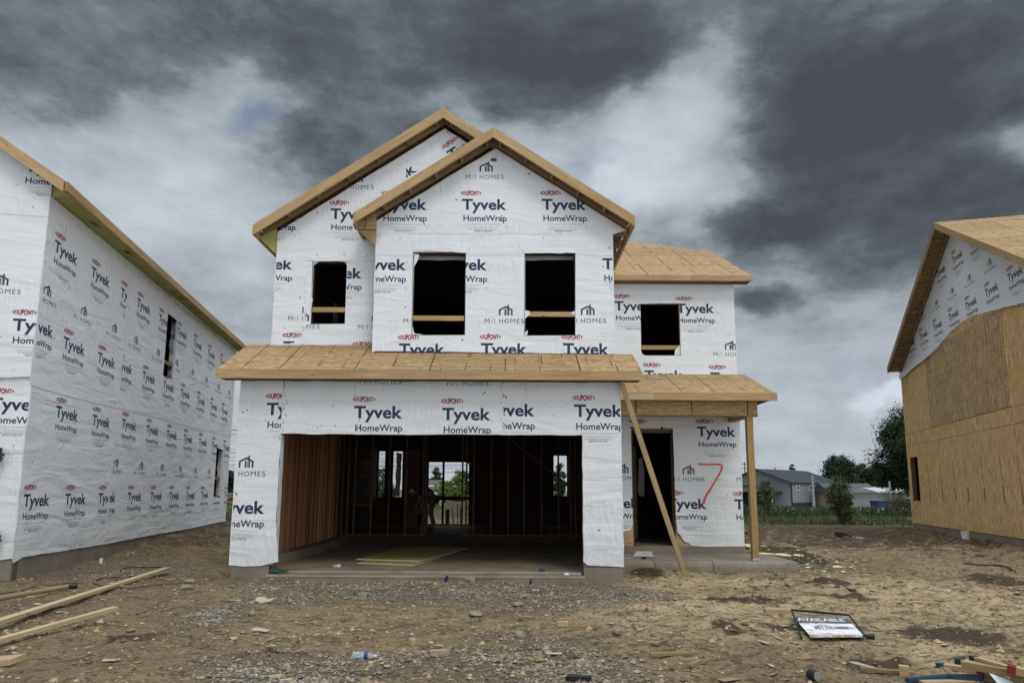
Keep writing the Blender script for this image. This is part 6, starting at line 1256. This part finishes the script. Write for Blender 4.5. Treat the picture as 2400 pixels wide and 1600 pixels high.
m, t, b = new_mat('muddy_sign_navy'); o_ = t.node('ShaderNodeTexCoord').outputs['Object']; mu = t.ramp(t.noise(o_, 6, 6, .7), .46, .66); t.l.new(t.mix(mu, (.07, .08, .11), (.26, .21, .15)), b.inputs['Base Color']); MT['signn'] = m
mb = MB(); V = .62
def quad(u0, u1, v0, v1, h, mat, sk=0):
    mb.face([bil(c4, u, v) + N_ * h for u, v in ((u0, v0), (u1, v0), (u1, v1), (u0, v1))], MT[mat])
quad(0, 1, 0, V, 0, 'signw'); quad(0, 1, V, 1, 0, 'signn')
for a, b_ in ((0, 1), (1, 2), (2, 3), (3, 0)): mb.face([c4[a] - N_ * .02, c4[b_] - N_ * .02, c4[b_], c4[a]], MT['signw' if a == 0 else 'black_plastic'])
mb.face([c - N_ * .02 for c in c4][::-1], MT['black_plastic'])
pn_ = mb.build('sign_panel', e)
mb = MB()
def lay(polys, mat):
    for p in polys:
        q = [bil(c4, u, v) + N_ * .004 for u, v in p]
        if (q[1] - q[0]).cross(q[2] - q[0]).dot(N_) < 0: q = q[::-1]
        mb.face(q, MT[mat])
lay(text('AVAILABLE', .02, .72, .88, .20, .02), 'trim'); lay(text('M/I HOMES', .22, .30, .62, .13, .01), 'signn')
lay([[(.40 + .14 * math.cos(a), .38 + .16 * math.sin(a)), (.40 + .14 * math.cos(a + .3), .38 + .16 * math.sin(a + .3)), (.40 + .11 * math.cos(a + .3), .38 + .13 * math.sin(a + .3)), (.40 + .11 * math.cos(a), .38 + .13 * math.sin(a))] for a in [k * .3 + .3 for k in range(8)]], 'card')
mb.build('lettering', e)
# ---- lumber pile at the lower right corner
PG = 'cut lumber heaped at the lower right corner'
def px_stick(a, b, w_, h_, zl, mat, label, endm=None, name='pile_board'):
    p, q = G(a[0], a[1], zl[0]), G(b[0], b[1], zl[1]); e = empty(name, (p + q) / 2, label, 'board', PG); mb = MB(); mb.board(p, q, w_, h_, MT[mat]); mb.build('timber', e)
    if endm: d = (q - p).normalized(); mb = MB(); mb.board(p - d * .004, p + d * .05, w_ + .004, h_ + .004, MT[endm]); mb.build('painted_end', e)
z6 = lambda X, Y: (2100 + X / 7.84, 1400 + Y / 7.84)
px_stick(z6(1400, 1105), z6(2190, 1330), .05, .038, (.12, .13), 'lumber_pale', 'topmost pile board, its far end painted dark blue', 'dblue'); px_stick(z6(1130, 1160), z6(2000, 1360), .055, .04, (.09, .10), 'lumber', 'pile board with blue end just left of the topmost', 'dblue')
px_stick(z6(760, 1270), z6(2300, 1450), .06, .06, (.05, .07), 'lumber', 'longest pile board with dark blue pointed left end', 'dblue'); px_stick(z6(1200, 1225), z6(2350, 1420), .05, .05, (.14, .12), 'lumber_dull', 'weathered board across the middle of the pile')
px_stick(z6(2050, 1290), z6(2500, 1400), .09, .05, (.17, .15), 'lumber', 'red-ended thick board at the right of the pile', 'redend'); px_stick(z6(1500, 1320), z6(1980, 1400), .05, .045, (.10, .10), 'lumber_pale', 'short board with red end in the middle of the pile', 'redend')
px_stick(z6(200, 1510), z6(960, 1440), .04, .03, (.03, .05), 'dblue', 'left length of the blue painted board at the bottom'); px_stick(z6(970, 1445), z6(1600, 1460), .04, .035, (.05, .06), 'dblue', 'right length of the blue painted board at the bottom')
px_stick(z6(1590, 1450), z6(2330, 1560), .07, .05, (.05, .05), 'lumber_pale', 'pale board at the bottom right of the pile'); px_stick(z6(430, 1550), z6(1500, 1530), .12, .03, (.02, .02), 'lumber_pale', 'flat pale board along the bottom edge under the blue one')
px_stick(z6(2150, 1400), z6(2500, 1470), .08, .05, (.10, .10), 'lumber_pale', 'pale fresh board end at the right frame edge'); px_stick(z6(1700, 1390), z6(2400, 1520), .06, .05, (.03, .03), 'bark', 'dark board under the pile')
a = G(2350, 1598, .06); mb = MB(); mb.prism(a, XA, Vector((0, .8, .5)), Vector((0, -.5, .8)), [wavy([(-.05, -.05), (.1, -.06), (.06, .04), (-.02, .12), (-.05, .08)], .01, .03, 2)], 0, .008, MT['white']); single(mb, 'wrap_scrap', 'white pointed wrap scrap among the cut lumber', 'scrap')

# ---- worker bending forward inside the house, seen through the garage studs
def skin_mesh(name, joints, edges, mat, parent=None, sub=2, root=0):
    me = bpy.data.meshes.new(name); me.from_pydata([j[:3] for j in joints], edges, []); o = bpy.data.objects.new(name, me); COL.objects.link(o); o.modifiers.new('skin', 'SKIN')
    me.skin_vertices.new() if not me.skin_vertices else None
    for i, j in enumerate(joints): sv_ = me.skin_vertices[0].data[i]; sv_.radius = (j[3], j[4] if len(j) > 4 else j[3]); sv_.use_root = i == root
    m_ = o.modifiers.new('sub', 'SUBSURF'); m_.levels = sub; m_.render_levels = sub
    bpy.context.view_layer.update(); dg = bpy.context.evaluated_depsgraph_get(); m2 = bpy.data.meshes.new_from_object(o.evaluated_get(dg)); bpy.data.objects.remove(o)
    m2.name = name; m2.materials.clear(); m2.materials.append(mat); m2.polygons.foreach_set('use_smooth', [True] * len(m2.polygons)); o2 = bpy.data.objects.new(name, m2); COL.objects.link(o2); o2.parent = parent; return o2
# local: x towards his front (picture left is -x), z up; feet at 0
J = [(0.02, 0, .90, .15, .12), (-.10, 0, 1.02, .13, .14), (-.24, 0, 1.08, .14, .17), (-.36, 0, 1.06, .10, .12), (-.43, 0, 1.03, .055, .055), (-.50, 0, 1.01, .08, .085), (-.57, 0, .98, .095, .085), (-.62, 0, .955, .06, .06),   # 0-7 spine, neck, head
     (-.30, .19, 1.03, .06), (-.33, .22, .78, .048), (-.36, .18, .54, .036), (-.37, .17, .48, .03),           # 8-11 left arm
     (-.30, -.19, 1.03, .06), (-.36, -.22, .80, .048), (-.42, -.18, .57, .036), (-.43, -.17, .50, .03),        # 12-15 right arm
     (.02, .10, .84, .095), (-.04, .12, .47, .065), (.04, .13, .10, .045), (-.08, .14, .035, .04),              # 16-19 leg
     (.02, -.10, .84, .095), (-.02, -.12, .47, .065), (.10, -.13, .10, .045), (-.02, -.14, .035, .04)]         # 20-23 leg
for s_, b0 in ((1, 11), (-1, 15)):
    hx, hy, hz_ = J[b0][:3]
    for k in range(4): J.append((hx - .03 + .022 * k, hy + s_ * .0, hz_ - .07 + .006 * abs(k - 1.5), .010)); J.append((hx - .036 + .022 * k, hy - s_ * .02, hz_ - .105 + .006 * abs(k - 1.5), .008))
    J.append((hx + .045, hy - s_ * .02, hz_ - .04, .011))
E_ = [(0, 1), (1, 2), (2, 3), (3, 4), (4, 5), (5, 6), (6, 7), (2, 8), (8, 9), (9, 10), (10, 11), (2, 12), (12, 13), (13, 14), (14, 15), (0, 16), (16, 17), (17, 18), (18, 19), (0, 20), (20, 21), (21, 22), (22, 23)]
for b0, st in ((11, 24), (15, 33)):
    for k in range(4): E_ += [(b0, st + 2 * k), (st + 2 * k, st + 2 * k + 1)]
    E_.append((b0, st + 8))
wk = empty('person', (-2.24, 19.5, .36), 'worker in blue shirt bending forward inside the house, seen between the garage studs', 'person')
skin_mesh('body', J, E_, MT['skin'], wk)
gk = lambda js, k: [tuple(j[:3]) + tuple(r_ * k for r_ in j[3:]) for j in js]
skin_mesh('shirt', gk([J[0], J[1], J[2], J[3], J[8], (-.32, .21, .88, .055), J[12], (-.33, -.21, .90, .055)], 1.13), [(0, 1), (1, 2), (2, 3), (2, 4), (4, 5), (2, 6), (6, 7)], MT['shirt'], wk)
skin_mesh('trousers', gk([J[0], J[16], J[17], J[18], J[20], J[21], J[22]], 1.15), [(0, 1), (1, 2), (2, 3), (0, 4), (4, 5), (5, 6)], MT['trousers'], wk)
skin_mesh('boots', [(.04, .13, .11, .06), (.03, .13, .05, .055), (-.10, .14, .04, .048), (.10, -.13, .11, .06), (.09, -.13, .05, .055), (-.04, -.14, .04, .048), (.06, 0, .0, .001)], [(0, 1), (1, 2), (3, 4), (4, 5)], MT['black_plastic'], wk, 1)
skin_mesh('cap', [(-.52, 0, 1.06, .095, .085), (-.59, 0, 1.05, .095, .09), (-.67, 0, 1.0, .05, .02)], [(0, 1), (1, 2)], MT['white'], wk)
#__END__
